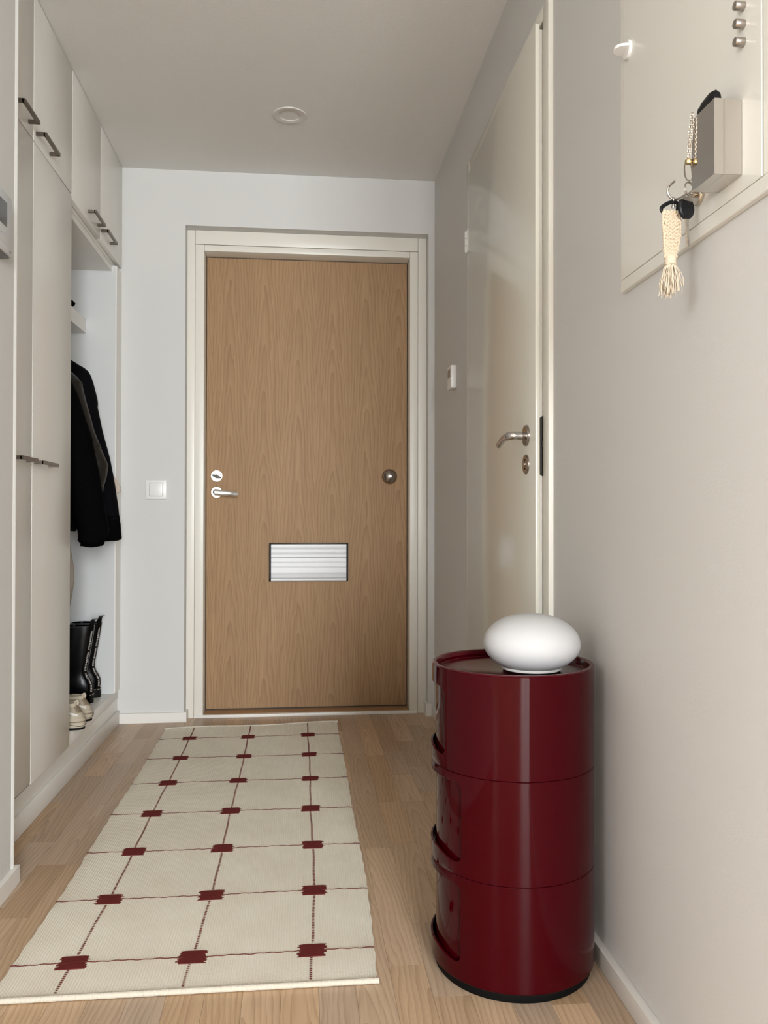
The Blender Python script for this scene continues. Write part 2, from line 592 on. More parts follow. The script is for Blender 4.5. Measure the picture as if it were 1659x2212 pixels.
tag(bb.build('baseboard_back', 'skirting_paint', None), 'white skirting board below the light switch', 'baseboard', kind='structure')
bb = MB()
bb.prism([(RX1 - 0.012, YB - 0.012), (XR - 0.0145, YB - 0.012), (XR - 0.0145, YB), (RX1, YB), (RX1, 3.6965), (RX1 - 0.012, 3.6965)], 'Z', 0, 0.056)
tag(bb.build('baseboard_back_corner', 'skirting_paint', None), 'short white skirting board in the corner by the oak door', 'baseboard', kind='structure')

# ------------------------------------------------------------------ entrance door
YF = 3.695            # face of the frame
YL = 3.780            # face of the leaf
IX0, IX1, IZ = -0.4225, 0.4975, 2.0685
OX0, OX1 = -0.461, 0.534
fr = thing('door_frame', (0.0375, YF, 0), 'cream painted frame around the oak entrance door', 'door frame', kind='structure')
box('casing', 'trim_paint', fr, RX0 + 0.0005, OX0 - 0.0012, YF + 0.002, 3.86, 0, 2.1595, 0.0015)
box('casing', 'trim_paint', fr, OX1 + 0.0012, RX1 - 0.0005, YF + 0.002, 3.86, 0, 2.1595, 0.0015)
box('head_casing', 'trim_paint', fr, OX0, OX1, YF, 3.86, 2.098, 2.1595, 0.0015)
box('jamb', 'trim_paint', fr, OX0, IX0, YF, 3.86, 0, 2.0955, 0.0015)
box('jamb', 'trim_paint', fr, IX1, OX1, YF, 3.86, 0, 2.0955, 0.0015)
box('head_jamb', 'trim_paint', fr, IX0 + 0.0006, IX1 - 0.0006, YF + 0.001, 3.86, IZ, 2.0955, 0.0015)
box('sill', 'oak_sill', fr, IX0, IX1, YF + 0.008, 3.86, 0, 0.016, 0.002)
box('sill_edge', 'skirting_paint', fr, OX0, OX1, YF - 0.006, YF + 0.0085, 0, 0.014, 0.002)
box('sill_lip', 'gap_dark', fr, IX0, IX1, YL + 0.004, YL + 0.03, 0.016, 0.021)

ed = thing('door_1', (0.0375, YL, 0), 'closed oak veneered entrance door with letter flap', 'door', kind='structure')
box('leaf', 'oak_veneer', ed, IX0 + 0.003, IX1 - 0.003, YL, YL + 0.05, 0.021, IZ - 0.003, 0.001, origin=(0.0375, YL, 0))
# lock escutcheon
lk = MB()
lk.lathe([(0.0, 0), (0.0275, 0), (0.0275, -0.003), (0.0255, -0.006), (0.0, -0.0065)], (-0.3735, YL, 1.074), 'Y').build('lock_plate', 'chrome', ed)
tt = MB()
tt.lathe([(0.0, 0), (0.009, 0), (0.008, -0.012), (0.0, -0.0125)], (-0.3735, YL - 0.006, 1.072), 'Y', 24)
tt.loft([[Vector((-0.3735 + s * math.cos(a) * 0.021 - 0.0 , YL - 0.010 - d, 1.0715 + 0.0065 * math.sin(a) - s * math.cos(a) * 0.006)) for a in [2 * PI * k / 20 for k in range(20)]] for d, s in ((0, 1.0), (0.006, 1.0), (0.009, 0.85))])
tt.build('thumb_turn', 'gunmetal', ed)
MB().lathe([(0, 0), (0.0035, 0), (0.0035, -0.002), (0, -0.0022)], (-0.357, YL - 0.006, 1.079), 'Y', 14).build('screw', 'dark_chrome', ed)
# lever handle
hd = thing('lever_base', (-0.3735, YL, 1.0), None, None)
hd.parent = ed
hd.location = Vector((-0.3735, YL, 1.0)) - WLOC[ed.name]
hd.name = 'lever_handle'
WLOC[hd.name] = Vector((-0.3735, YL, 1.0))
MB().lathe([(0.0, 0), (0.0265, 0), (0.0265, -0.003), (0.0245, -0.006), (0.0, -0.0065)], (-0.3735, YL, 1.0), 'Y').build('rose', 'chrome', hd)
MB().lathe([(0.0, 0), (0.0125, 0), (0.0125, -0.01), (0.0105, -0.012), (0.0105, -0.02), (0.012, -0.022), (0.012, -0.045), (0, -0.046)], (-0.3735, YL - 0.006, 0.999), 'Y', 24).build('neck', 'gunmetal', hd)
lv = []
for t in [i / 14 for i in range(15)]:
    x = -0.378 + 0.106 * t
    y = YL - 0.050 + 0.006 * math.sin(t * PI)
    z = 0.999 - 0.009 * t
    hh, tk = lerp(0.0140, 0.0120, t), lerp(0.0085, 0.006, t)
    if t > 0.93:
        hh *= 0.8
    lv.append([Vector((x, y + tk * math.cos(2 * PI * k / 16), z + hh * math.sin(2 * PI * k / 16))) for k in range(16)])
MB().loft(lv).build('lever', 'chrome', hd, smooth=60)
# round pull / viewer dome
dm = thing('spy_dome', (0.4145, YL, 1.0765), None, None)
dm.parent = ed
dm.location = Vector((0.4145, YL, 1.0765)) - WLOC[ed.name]
MB().lathe([(0.0, 0), (0.0358, 0)] + [(0.0355 * math.cos(a), -0.001 - 0.028 * math.sin(a)) for a in [i * PI / 2 / 12 for i in range(13)]], (0.4145, YL, 1.0765), 'Y').build('dome', 'dark_chrome', dm, smooth=50)
MB().lathe([(0.0, 0), (0.0045, 0), (0.0045, -0.002), (0, -0.0022)], (0.417, YL - 0.0288, 1.0765), 'Y', 16).build('viewer_lens', 'steel', dm)
# letter flap: two ribbed aluminium plates between black end caps
lf = thing('letter_flap', (0.042, YL, 0.594), None, None)
lf.parent = ed
lf.location = Vector((0.042, YL, 0.594)) - WLOC[ed.name]
FX0, FX1 = -0.128, 0.214


def flap(name, prof):
    MB().prism(prof, 'X', FX0, FX1).build(name, 'aluminium', lf, smooth=25)


def ribbed(z0, z1, ribs, d0, roll_bottom=False):
    p = [(YL - 0.001, z0 + 0.004), (YL - 0.001, z1)]
    p.append((YL - d0, z1))
    for r in sorted(ribs, reverse=True):
        p += [(YL - d0, r + 0.0030), (YL - d0 - 0.0022, r + 0.0015), (YL - d0 - 0.0022, r - 0.0015), (YL - d0, r - 0.003)]
    if roll_bottom:
        for k in range(9):
            a = -PI / 2 + k * (PI * 1.0) / 8
            p.append((YL - d0 + 0.002 - 0.008 * math.cos(a), z0 + 0.009 - 0.009 * math.sin(a)))
        q = p[-9:]
        p = p[:-9] + q
    else:
        p.append((YL - d0, z0))
        p.append((YL - 0.001, z0))
    return p


flap('upper_plate', ribbed(0.7045, 0.7635, [0.7195, 0.7265, 0.7435, 0.7505], 0.012))
flap('lower_plate', ribbed(0.5945, 0.7025, [0.683, 0.6605, 0.632], 0.012, True))
box('top_rail', 'bronze_dark', lf, FX0, FX1, YL - 0.013, YL, 0.7637, 0.7695, 0.001)
box('slot', 'black_plastic', lf, FX0, FX1, YL - 0.009, YL, 0.7020, 0.7050)
for x0, x1 in ((FX0 - 0.0085, FX0 - 0.0002), (FX1 + 0.0002, FX1 + 0.0085)):
    cpf = [(YL, 0.604), (YL, 0.769), (YL - 0.014, 0.769), (YL - 0.0165, 0.765), (YL - 0.0165, 0.606), (YL - 0.013, 0.5955), (YL - 0.004, 0.5955)]
    MB().prism(cpf, 'X', x0, x1).build('end_cap', 'black_plastic', lf, smooth=0)

# ------------------------------------------------------------------ inner door in the right wall
XF = 0.590     # casing face
idf = thing('door_frame', (XF, 2.39, 0), 'painted casing around the inner door', 'door frame', kind='structure')
idf.name = 'door_frame_inner'
WLOC[idf.name] = Vector((XF, 2.39, 0))
box('casing', 'trim_paint', idf, XF, XR + 0.06, 1.907, 1.949, 0, 2.139, 0.001)
box('casing', 'door_paint', idf, XF, XR + 0.002, DY1 + 0.003, 2.868, 0, 2.139, 0.001)
box('head_casing', 'door_paint', idf, XF, XR + 0.002, 1.9492, DY1 + 0.0028, 2.102, 2.139, 0.001)
box('jamb', 'trim_paint', idf, XF + 0.028, XR + 0.09, DY0 - 0.003, DY0 + 0.010, 0, 2.097)
box('jamb', 'trim_paint', idf, XF + 0.028, XR + 0.09, DY1 - 0.010, DY1 + 0.002, 0, 2.097)

# leaf: hinged on the far side, standing slightly ajar; built in place about the hinge
HY, HX = DY1 - 0.001, 0.5860


def ang(p, a=math.radians(0.98)):
    """swing about the hinge line (towards the hallway)"""
    x, y, z = p
    dx, dy = x - HX, y - HY
    c, s = math.cos(a), math.sin(a)
    return Vector((HX + dx * c + dy * s, HY - dx * s + dy * c, z))


def swung(mb):
    for v in mb.bm.verts:
        v.co = ang(v.co)
    return mb


idr = thing('door_2', (HX, 2.39, 0), 'pale glossy inner door standing slightly ajar', 'door', kind='structure')
LY0 = 1.951
m_ = MB().box(HX - 0.0, HX + 0.011, LY0, HY, 0.012, 2.093, 0.0012)
swung(m_).build('leaf_lip', 'door_paint', idr, smooth=30)
m_ = MB().box(HX + 0.011, HX + 0.040, LY0 + 0.010, HY - 0.010, 0.012, 2.084)
swung(m_).build('leaf_core', 'trim_paint', idr, smooth=0)
# lock forend on the leaf edge
ply = [(HX + 0.0115, 0.992), (HX + 0.0118, 1.012)]
fp = [(HX + 0.012 + 0.011 * (1 - math.cos(a)), 0.9935 + 0.011 * (1 - math.sin(a))) for a in [i * PI / 2 / 6 for i in range(7)]]
plate = [(HX + 0.0225 - 0.0105 * math.sin(a), 1.1325 - 0.0105 + 0.0105 * math.cos(a)) for a in [i * PI / 2 / 6 for i in range(7)]]
plate += [(HX + 0.0225 - 0.0105 * math.cos(a), 0.9845 + 0.0105 - 0.0105 * math.sin(a)) for a in [i * PI / 2 / 6 for i in range(7)]]
plate += [(HX + 0.034, 0.9845), (HX + 0.034, 1.1325)]
m_ = MB().loft([[(x, LY0 + 0.0085, z) for x, z in plate], [(x, LY0 + 0.0101, z) for x, z in plate]])
swung(m_).build('lock_plate', 'bronze_dark', idr, smooth=0)
m_ = MB().box(HX + 0.018, HX + 0.030, LY0 + 0.002, LY0 + 0.0088, 1.055, 1.071, 0.001)
swung(m_).build('latch_bolt', 'gunmetal', idr)
# lever, roses
ih = thing('lever_handle', (0.572, 2.030, 1.091), None, None)
ih.name = 'lever_handle_inner'
WLOC[ih.name] = Vector((0.572, 2.030, 1.091))
ih.parent = idr
ih.location = WLOC[ih.name] - WLOC[idr.name]
FXL = ang((HX, 2.030, 0)).x
MB().lathe([(0.0, 0), (0.0265, 0), (0.0265, -0.004), (0.0245, -0.0065), (0.0, -0.007)], (FXL, 2.030, 1.091), 'X', 40).build('rose', 'dark_chrome', ih)
pth, rad = [], []
for t in [i / 8 for i in range(9)]:
    pth.append((FXL - 0.007 - 0.026 * t, 2.030, 1.0905))
    rad.append(0.0105 if t > 0.15 else 0.0095)
for k in range(1, 6):
    a = k * PI / 2 / 5
    pth.append((FXL - 0.033 - 0.012 * math.sin(a), 2.030 + 0.012 * (1 - math.cos(a)), 1.0905))
    rad.append(0.0105)
for t in [i / 6 for i in range(1, 7)]:
    pth.append((FXL - 0.045 + 0.004 * t * t, 2.042 + 0.115 * t, 1.0905 - 0.013 * t * t))
    rad.append(lerp(0.0105, 0.0085, t))
MB().tube(pth, rad, 16).build('lever', 'steel', ih, smooth=60)
MB().lathe([(0.0, 0), (0.0255, 0), (0.0255, -0.003), (0.0235, -0.005), (0.0, -0.0055)], (FXL, 2.033, 1.0185), 'X', 40).build('key_rose', 'dark_chrome', idr)
MB().lathe([(0.0, 0), (0.006, 0), (0.006, -0.003), (0, -0.0035)], (FXL - 0.0053, 2.033, 1.0185), 'X', 20).build('key_cylinder', 'steel', idr)
for dz in (0.0105, -0.0105):
    MB().lathe([(0.0, 0), (0.0028, 0), (0.0028, -0.0008), (0, -0.001)], (FXL - 0.0055, 2.033, 1.0185 + dz), 'X', 12).build('screw', 'black_plastic', idr)
# hinge
hg = MB()
for z0, z1 in ((1.818, 1.841), (1.8425, 1.8675), (1.869, 1.892)):
    hg.lathe([(0.0, z0), (0.0055, z0), (0.0065, z0 + 0.0015), (0.0065, z1 - 0.0015), (0.0055, z1), (0.0, z1)], (XF - 0.007, 2.841, 0), 'Z', 18)
hg.build('hinge', 'white_plastic', idr)
box('hinge_leaf', 'white_plastic', idr, XF - 0.0075, XF + 0.001, 2.8235, 2.826, 1.820, 1.896)

# ------------------------------------------------------------------ wardrobes along the left wall
YS = [2.066, 2.4535, 2.8555, 3.2555, 3.640]      # door seams
ZG = 1.971
G = 0.0025


def handle(parent, y0, y1, z):
    xo = XC + 0.031
    t = 0.0052
    mb = MB()
    mb.box(xo - 0.009, xo, y0, y1, z - t, z + t, 0.0006, 1)
    mb.box(XC - 0.0005, xo - 0.004, y0, y0 + 0.009, z - t, z + t, 0.0006, 1)
    mb.box(XC - 0.0005, xo - 0.004, y1 - 0.009, y1, z - t, z + t, 0.0006, 1)
    return mb.build('handle', 'handle_metal', parent)


def door(parent, y0, y1, z0, z1, hy0, hy1, hz):
    d = box('door', 'cabinet_white', parent, XC - 0.018, XC, y0 + G, y1 - G, z0, z1, 0.0012, 2)
    handle(d, hy0, hy1, hz)


HYS = [(2.284, 2.413), (2.471, 2.611), (3.064, 3.214), (3.262, 3.414)]
w1 = thing('wardrobe', (XC - 0.3, 2.46, 0.112), 'tall cream wardrobe with two full-height doors and bar handles at waist height', 'wardrobe')
mb = MB()
mb.box(-1.44, XC - 0.021, YS[0], YS[2] - 0.02, 0.112, ZG - 0.004)
mb.build('body', 'gap_dark', w1, smooth=0)
box('side_panel', 'cabinet_inside', w1, -1.44, XC - 0.0205, YS[2] - 0.0195, YS[2] - 0.0012, 0.112, ZG - 0.004, smooth=0)
door(w1, YS[0], YS[1], 0.121, ZG - 0.002, *HYS[0], 1.0435)
door(w1, YS[1], YS[2], 0.116, ZG - 0.002, *HYS[1], 1.0425)

u1 = thing('wall_cabinet', (XC - 0.3, 2.46, ZG), 'cream two-door top cupboard above the tall wardrobe doors', 'cupboard')
box('body', 'gap_dark', u1, -1.44, XC - 0.021, YS[0], YS[2] - 0.001, ZG - 0.003, 2.398, smooth=0)
door(u1, YS[0], YS[1], ZG + 0.002, 2.397, *HYS[0], 2.004)
door(u1, YS[1], YS[2], ZG + 0.002, 2.397, *HYS[1], 2.000)

u2 = thing('wall_cabinet', (XC - 0.3, 3.25, ZG), 'cream two-door top cupboard above the open coat niche', 'cupboard')
box('body', 'gap_dark', u2, -1.44, XC - 0.021, YS[2] + 0.001, YS[4] - 0.002, ZG + 0.0, 2.398, smooth=0)
door(u2, YS[2], YS[3], ZG - 0.012, 2.397, *HYS[2], 1.996)
door(u2, YS[3], YS[4], ZG - 0.012, 2.397, *HYS[3], 1.994)
box('bottom_panel', 'cabinet_white', u2, -1.44, XC - 0.019, YS[2] + 0.001, 3.640, 1.945, ZG - 0.0005, smooth=0)

# open coat niche: side panel, filler strip, shoe bench, hat shelf, rail
NY = 3.545
nc = thing('coat_niche', (XC - 0.3, 3.2, 0.0), 'open white coat niche with hat shelf and raised shoe bench', 'niche')
box('side_panel', 'cabinet_inside', nc, -1.44, XC - 0.006, NY, NY + 0.018, 0.147, 1.9445, smooth=0)
box('filler_strip', 'cabinet_white', nc, XC - 0.020, XC - 0.001, NY + 0.0005, 3.640, 0.149, 1.944, 0.0008, 1)
box('back_panel', 'cabinet_inside', nc, -1.449, -1.441, YS[2] + 0.0005, NY + 0.018, 0.147, 1.944, smooth=0)
box('top_panel', 'cabinet_white', nc, -1.44, XC - 0.022, YS[2] + 0.0005, NY, 1.921, 1.9445, smooth=0)
box('shoe_bench', 'cabinet_white', nc, -1.44, XC - 0.010, YS[2] + 0.0005, 3.640, 0.108, 0.147, 0.0015, 2)
hs = box('hat_shelf', 'cabinet_white', nc, -1.30, -0.892, YS[2] + 0.0005, NY - 0.0005, 1.656, 1.715, 0.001, 1)
MB().tube([(-1.06, YS[2] + 0.0005, 1.618), (-1.06, NY, 1.618)], 0.011, 12).build('rail', 'steel', nc)
tag(MB().box(-1.44, XC - 0.012, YS[0], 3.640, 0.0, 0.107).build('trim_3', 'cabinet_white', None, smooth=0), 'cream plinth under the wardrobes', 'trim', kind='structure')
tag(box('trim_2', 'skirting_paint', None, XC - 0.0118, XC - 0.0005, YWE + 0.018, 3.627, 0.0, 0.058, 0.0015), 'white skirting strip along the wardrobe plinth', 'trim', kind='structure')

# ------------------------------------------------------------------ rug
RUG_T = 0.008


def rug_x(x, y):
    return x + (-0.011 * ((2.2 - y) / 0.6) ** 2 if y < 2.2 else 0.0) + 0.0015 * math.sin(y * 7)


def rug_y(x, y):
    # near and far ends slightly out of square
    if y < 1.8:
        y += (1.8 - y) / 0.3 * (0.010 * (x + 0.2)) * -0.2
    if y > 3.2:
        y += (y - 3.2) / 0.3 * (0.062 * (x + 0.2))
    return y


def rug_z(x, y):
    z = 0.0006 * math.sin(13 * x + 4 * y) + 0.0006 * math.sin(17 * y - 3 * x)
    if y > 3.42:
        z += (y - 3.42) * 0.05 * (0.5 + 0.5 * math.sin(x * 12))
    return z


rug = thing('runner_rug', (-0.195, 2.5, 0.0), 'cream woven runner rug with burgundy squares on a thin grid', 'rug')
RXa, RXb, RYa, RYb = -0.549, 0.163, 1.556, 3.512
NX, NYY = 36, 100
mb = MB()
top, bot = [], []
for j in range(NYY + 1):
    y = lerp(RYa, RYb, j / NYY)
    rt, rb = [], []
    for i in range(NX + 1):
        x = lerp(RXa, RXb, i / NX)
        edge = min(i, NX - i)
        xx = rug_x(x, y) + (0.0014 * math.sin(j * 1.7 + 0.6 * math.sin(j * 0.9)) if edge == 0 else 0)
        yy = rug_y(x, y)
        rt.append(Vector((xx, yy, RUG_T + rug_z(x, y) - (0.004 if edge == 0 else 0))))
        rb.append(Vector((xx, yy, 0.0006)))
    top.append(rt)
    bot.append(rb)
vt, ft = [], []
for r in top:
    vt += r
n1 = len(vt)
for r in bot:
    vt += r
W_ = NX + 1
for j in range(NYY):
    for i in range(NX):
        a = j * W_ + i
        ft.append((a, a + 1, a + 1 + W_, a + W_))
        ft.append((n1 + a, n1 + a + W_, n1 + a + W_ + 1, n1 + a + 1))
    ft.append((j * W_, (j + 1) * W_, n1 + (j + 1) * W_, n1 + j * W_))
    ft.append((j * W_ + NX, n1 + j * W_ + NX, n1 + (j + 1) * W_ + NX, (j + 1) * W_ + NX))
for i in range(NX):
    ft.append((i, n1 + i, n1 + i + 1, i + 1))
    ft.append((NYY * W_ + i, NYY * W_ + i + 1, n1 + NYY * W_ + i + 1, n1 + NYY * W_ + i))
mb._add(vt, ft)
mb.build('pile', 'rug_wool', rug, smooth=50)


def rp(x, y, dz):
    return Vector((rug_x(x, y), rug_y(x, y), RUG_T + rug_z(x, y) + dz))


for ye in (RYa, RYb):
    pth = []
    n = 60
    for i in range(n + 1):
        x = lerp(RXa - 0.003, RXb + 0.003, i / n)
        p = rp(x, ye, 0)
        p.z = 0.0060 + (rug_z(x, ye) if ye > 3 else 0)
        pth.append(p)
    rad = [0.0056 + 0.0003 * math.sin(i * 2.1) for i in range(n + 1)]
    MB().tube(pth, rad, 10).build('edge_binding', 'rug_binding', rug, smooth=60)

COLX = [-0.430, -0.2005, 0.037]
ROWY = [1.672, 1.940, 2.212, 2.4935, 2.778, 3.058, 3.333]
random.seed(5)
for ry in ROWY:
    for cx in COLX:
        # woven square with ragged sides: a comb of short weft rows
        mb = MB()
        rows = 13
        hw, hh = 0.0265, 0.0245
        for k in range(rows):
            y0 = ry - hh + 2 * hh * k / rows
            y1 = ry - hh + 2 * hh * (k + 1) / rows - 0.0003
            l = cx - hw - random.uniform(-0.0025, 0.0045)
            r = cx + hw + random.uniform(-0.0025, 0.0045)
            m4 = 6
            rings = []
            for q in range(m4 + 1):
                x = lerp(l, r, q / m4)
                zz = 0.0004 if q in (0, m4) else 0.0016
                rings.append([rp(x, y0, -0.001), rp(x, y0 + 0.0005, zz * 0.8), rp(x, (y0 + y1) / 2, zz), rp(x, y1 - 0.0005, zz * 0.8), rp(x, y1, -0.001)])
            mb.loft(rings)
        mb.build('woven_square', 'wool_red', rug, smooth=50)
for ry in ROWY:
    pth = []
    n = 170
    for i in range(n + 1):
        x = lerp(RXa + 0.0, RXb - 0.0, i / n)
        pth.append(rp(x, ry + 0.0011 * math.sin(i * 0.95) + 0.0008 * math.sin(i * 0.37 + ry), 0.0004))
    MB().tube(pth, 0.0011, 5).build('weft_line', 'thread_red', rug, smooth=80)
for cx in COLX:
    mb = MB()
    y = RYa + 0.012
    k = 0
    while y < RYb - 0.008:
        if not any(abs(y - ry) < 0.026 for ry in ROWY):
            if y < 3.0 or True:
                x = cx + 0.0008 * math.sin(y * 30)
                mb.tube([rp(x - 0.0028, y + 0.0006, -0.0004), rp(x - 0.001, y, 0.0008), rp(x + 0.001, y - 0.0002, 0.0008), rp(x + 0.0028, y + 0.0006, -0.0004)], [0.0006, 0.0012 if y < 2.4 else 0.0009, 0.0012 if y < 2.4 else 0.0009, 0.0006], 5)
        y += 0.0068
        k += 1
    tag(mb.build('warp_line', 'thread_red', rug, smooth=80), kind='stuff')

# ------------------------------------------------------------------ round red stacking cabinet
CX, CY, CR = 0.4245, 1.615, 0.1600
cab = thing('round_storage_cabinet', (CX, CY, 0), 'glossy burgundy round storage cabinet of three stacked modules', 'cabinet')


def cyl(a, r, z):
    return Vector((CX + r * math.cos(a), CY + r * math.sin(a), z))


def module(z0, z1, a_right, span, hz0, hz1):
    """shell of one module with a rounded opening from a_right going clockwise by span, and its sliding door"""
    a1 = math.radians(a_right)
    a0 = a1 - math.radians(span)
    ra = 0.018
    mb = MB()
    n_out, n_in = 150, 72
    th = 0.004

    def lip(a, z):
        # bulge of the lower lip (finger grip) in front of the door
        if a0 <= a <= a1:
            e = min((a - a0), (a1 - a)) * CR
            w = max(0.0, min(1.0, e / 0.035))
            w = w * w * (3 - 2 * w)
            return 0.0022 * w
        return 0.0

    def hole(a):
        s0, s1 = (a - a0) * CR, (a1 - a) * CR
        e = min(s0, s1)
        k = 0.0
        if e < ra:
            k = ra - math.sqrt(max(0, ra * ra - (ra - e) ** 2))
        w = max(0.0, min(1.0, (e - 0.004) / 0.085))
        return hz0 + k + 0.011 * w * w * (3 - 2 * w), hz1 - k

    def strip(cols, fz0, fz1, flare):
        ro, ri = [], []
        for a in cols:
            za, zb = fz0(a), fz1(a)
            zs = [za, za + 0.001, lerp(za, zb, 0.5), zb - 0.001, zb]
            f = lip(a, 0) if flare else 0
            if flare == 2:
                fs = [0.25 * f, 0.3 * f, 0.9 * f, f, f]
            elif flare == 1:
                fs = [f, f, 0.7 * f, 0.2 * f, 0.1 * f]
            else:
                fs = [0] * 5
            ins = [0.0009, 0, 0, 0, 0.0009]
            ro.append([cyl(a, CR + q - i_, z) for z, q, i_ in zip(zs, fs, ins)])
            ri.append([cyl(a, CR - th + q, z) for z, q in zip(reversed(zs), reversed(fs))])
        rings = [o + i for o, i in zip(ro, ri)]
        mb.loft(rings)
    out_cols = [lerp(a1, a0 + 2 * PI, i / n_out) for i in range(n_out + 1)]
    strip(out_cols, lambda a: z0, lambda a: z1, 0)
    # columns across the opening, denser at its rounded corners
    us = []
    for i in range(n_in + 1):
        u = i / n_in
        us.append(0.5 - 0.5 * math.cos(PI * u) if True else u)
    in_cols = [lerp(a0, a1, u) for u in us]
    strip(in_cols, lambda a: z0, lambda a: hole(a)[0], 2)
    strip(in_cols, lambda a: hole(a)[1], lambda a: z1, 1 if hz1 > z1 - 0.02 else 0)
    sh = mb.build('module_shell', 'red_gloss', cab, smooth=40)
    # sliding door just inside the shell
    md = MB()
    rd = CR - th - 0.0042
    ro = []
    for i in range(81):
        a = lerp(a0 - 0.10, a1 + 0.10, i / 80)
        ro.append([cyl(a, rd, z0 + 0.004), cyl(a, rd, z1 - 0.006), cyl(a, rd - 0.003, z1 - 0.006), cyl(a, rd - 0.003, z0 + 0.004)])
    md.loft(ro)
    md.build('sliding_door', 'red_gloss', sh, smooth=40)


ZM = [0.020, 0.2125, 0.4025, 0.5925]
module(ZM[0], ZM[1] - 0.0007, 219, 112, ZM[0] + 0.030, ZM[1] - 0.016)
module(ZM[1], ZM[2] - 0.0007, 219.5, 112, ZM[1] + 0.024, ZM[2] - 0.016)
module(ZM[2], ZM[3], 203, 112, ZM[2] + 0.024, ZM[3] - 0.036)
# top tray with a raised rim
MB().lathe([(0.0, 0.5795), (0.146, 0.5795), (0.1485, 0.5805), (0.1495, 0.583), (0.1502, 0.592), (0.1515, 0.5945), (0.1545, 0.5955), (0.1585, 0.595), (0.1602, 0.5930),
            (0.1596, 0.5928), (0.150, 0.570), (0.0, 0.570)], (CX, CY, 0), 'Z', 160).build('top_tray', 'red_tray', cab, smooth=40)
# foot ring and the rounded shoulder just above it
MB().lathe([(0.0, 0.0), (0.1510, 0.0), (0.1525, 0.002), (0.1530, 0.0165), (0.0, 0.0165)], (CX, CY, 0), 'Z', 128).build('foot_ring', 'rubber_black', cab, smooth=40)
MB().lathe([(0.0, 0.0166), (0.1535, 0.0166), (0.1560, 0.0170), (0.1584, 0.0182), (0.1592, 0.0198), (0.0, 0.0199)], (CX, CY, 0), 'Z', 128).build('base_rim', 'red_gloss', cab, smooth=50)

# ------------------------------------------------------------------ egg lamp
EX, EY, EZ = 0.4600, 1.598, 0.5797
lamp = thing('table_lamp', (EX, EY, EZ), 'unlit white opal glass lamp, flattened egg shape, on the burgundy cabinet', 'lamp')
MB().lathe([(0.0, 0.0), (0.0545, 0.0), (0.0555, 0.001), (0.0555, 0.003), (0.0, 0.003)], (EX, EY, EZ), 'Z', 72).build('foot', 'black_plastic', lamp)
MB().lathe([(0.0, 0.003), (0.0575, 0.003), (0.0582, 0.0045), (0.0578, 0.0075), (0.0, 0.0075)], (EX, EY, EZ), 'Z', 72).build('collar', 'white_plastic', lamp)
prof = [(0.0, 0.0076)]
zc, a_, bu, bl = 0.0530, 0.0952, 0.0590, 0.0560
for i in range(41):
    ph = -math.asin(min(1, (zc - 0.0076) / bl)) + (PI / 2 + math.asin((zc - 0.0076) / bl)) * i / 40
    s = math.sin(ph)
    r = a_ * (abs(math.cos(ph)) ** (0.94 if s > 0 else 1.0))
    prof.append((max(r, 0.0001), zc + (bu if s > 0 else bl) * s))
MB().lathe(prof, (EX, EY, EZ), 'Z', 96).build('shade', 'opal_glass', lamp, smooth=70)

# ------------------------------------------------------------------ ceiling downlight
dl = thing('downlight', (-0.040, 3.100, ZC), 'round recessed ceiling downlight, switched off', 'light')
mb = MB()
mb.lathe([(0.0375, 0.0), (0.0375, -0.0030), (0.0385, -0.0036), (0.0608, -0.0036), (0.0625, -0.0022), (0.0625, 0.0)], (-0.040, 3.100, ZC), 'Z', 72)
bmesh.ops.delete(mb.bm, geom=[f for f in mb.bm.faces if len(f.verts) > 4], context='FACES')
mb.build('ring', 'downlight_ring', dl)
MB().lathe([(0.0, -0.001), (0.0374, -0.001), (0.0374, -0.0002), (0.0, -0.0002)], (-0.040, 3.100, ZC), 'Z', 48).build('diffuser', 'ceiling_paint', dl)

# ------------------------------------------------------------------ light switch on the back wall
ls = thing('light_switch', (-0.617, YB, 1.006), 'white square rocker light switch on the back wall', 'switch')
box('plate', 'white_plastic', ls, -0.6615, -0.5725, YB - 0.009, YB, 0.9645, 1.0475, 0.003, 3)
box('rocker_seat', 'print_grey', ls, -0.6460, -0.5875, YB - 0.0095, YB - 0.008, 0.9765, 1.0355)
box('rocker_key', 'white_plastic', ls, -0.6448, -0.5888, YB - 0.0125, YB - 0.008, 0.9778, 1.0342, 0.002, 3)

# thermostat on the right wall
th = thing('thermostat', (XR, 3.152, 1.385), 'small white wall thermostat between inner door and back wall', 'thermostat')
box('case', 'white_plastic', th, 0.5785, XR, 3.115, 3.190, 1.3865, 1.4735, 0.002, 2)
box('display', 'display_grey', th, 0.5779, 0.579, 3.128, 3.181, 1.430, 1.462)
for y in (3.145, 3.155, 3.165):
    box('button', 'print_grey', th, 0.5780, 0.579, y - 0.002, y + 0.002, 1.414, 1.417)

# entry phone on the near left wall
XI = XWL + 0.024
ip = thing('entry_phone', (XWL, 1.86, 1.475), 'silver entry phone with dark screen on the wall end', 'intercom')
box('case', 'silver_plastic', ip, XWL, XI, 1.760, 1.961, 1.496, 1.613, 0.0015, 2)
box('lower_panel', 'silver_plastic', ip, XWL + 0.004, XI + 0.0012, 1.760, 1.960, 1.478, 1.4955, 0.0015, 2)
box('base', 'underside_grey', ip, XWL, XI - 0.004, 1.764, 1.957, 1.4745, 1.479)
box('screen', 'screen_dark', ip, XI - 0.001, XI + 0.0006, 1.790, 1.930, 1.5375, 1.592)
for i, y in enumerate((1.895, 1.908, 1.920)):
    box('touch_mark', 'print_grey', ip, XI - 0.001, XI + 0.0004, y, y + 0.003, 1.513 + 0.001 * (i % 2), 1.5185)
box('badge', 'underside_grey', ip, XI, XI + 0.0018, 1.944, 1.951, 1.484, 1.489)

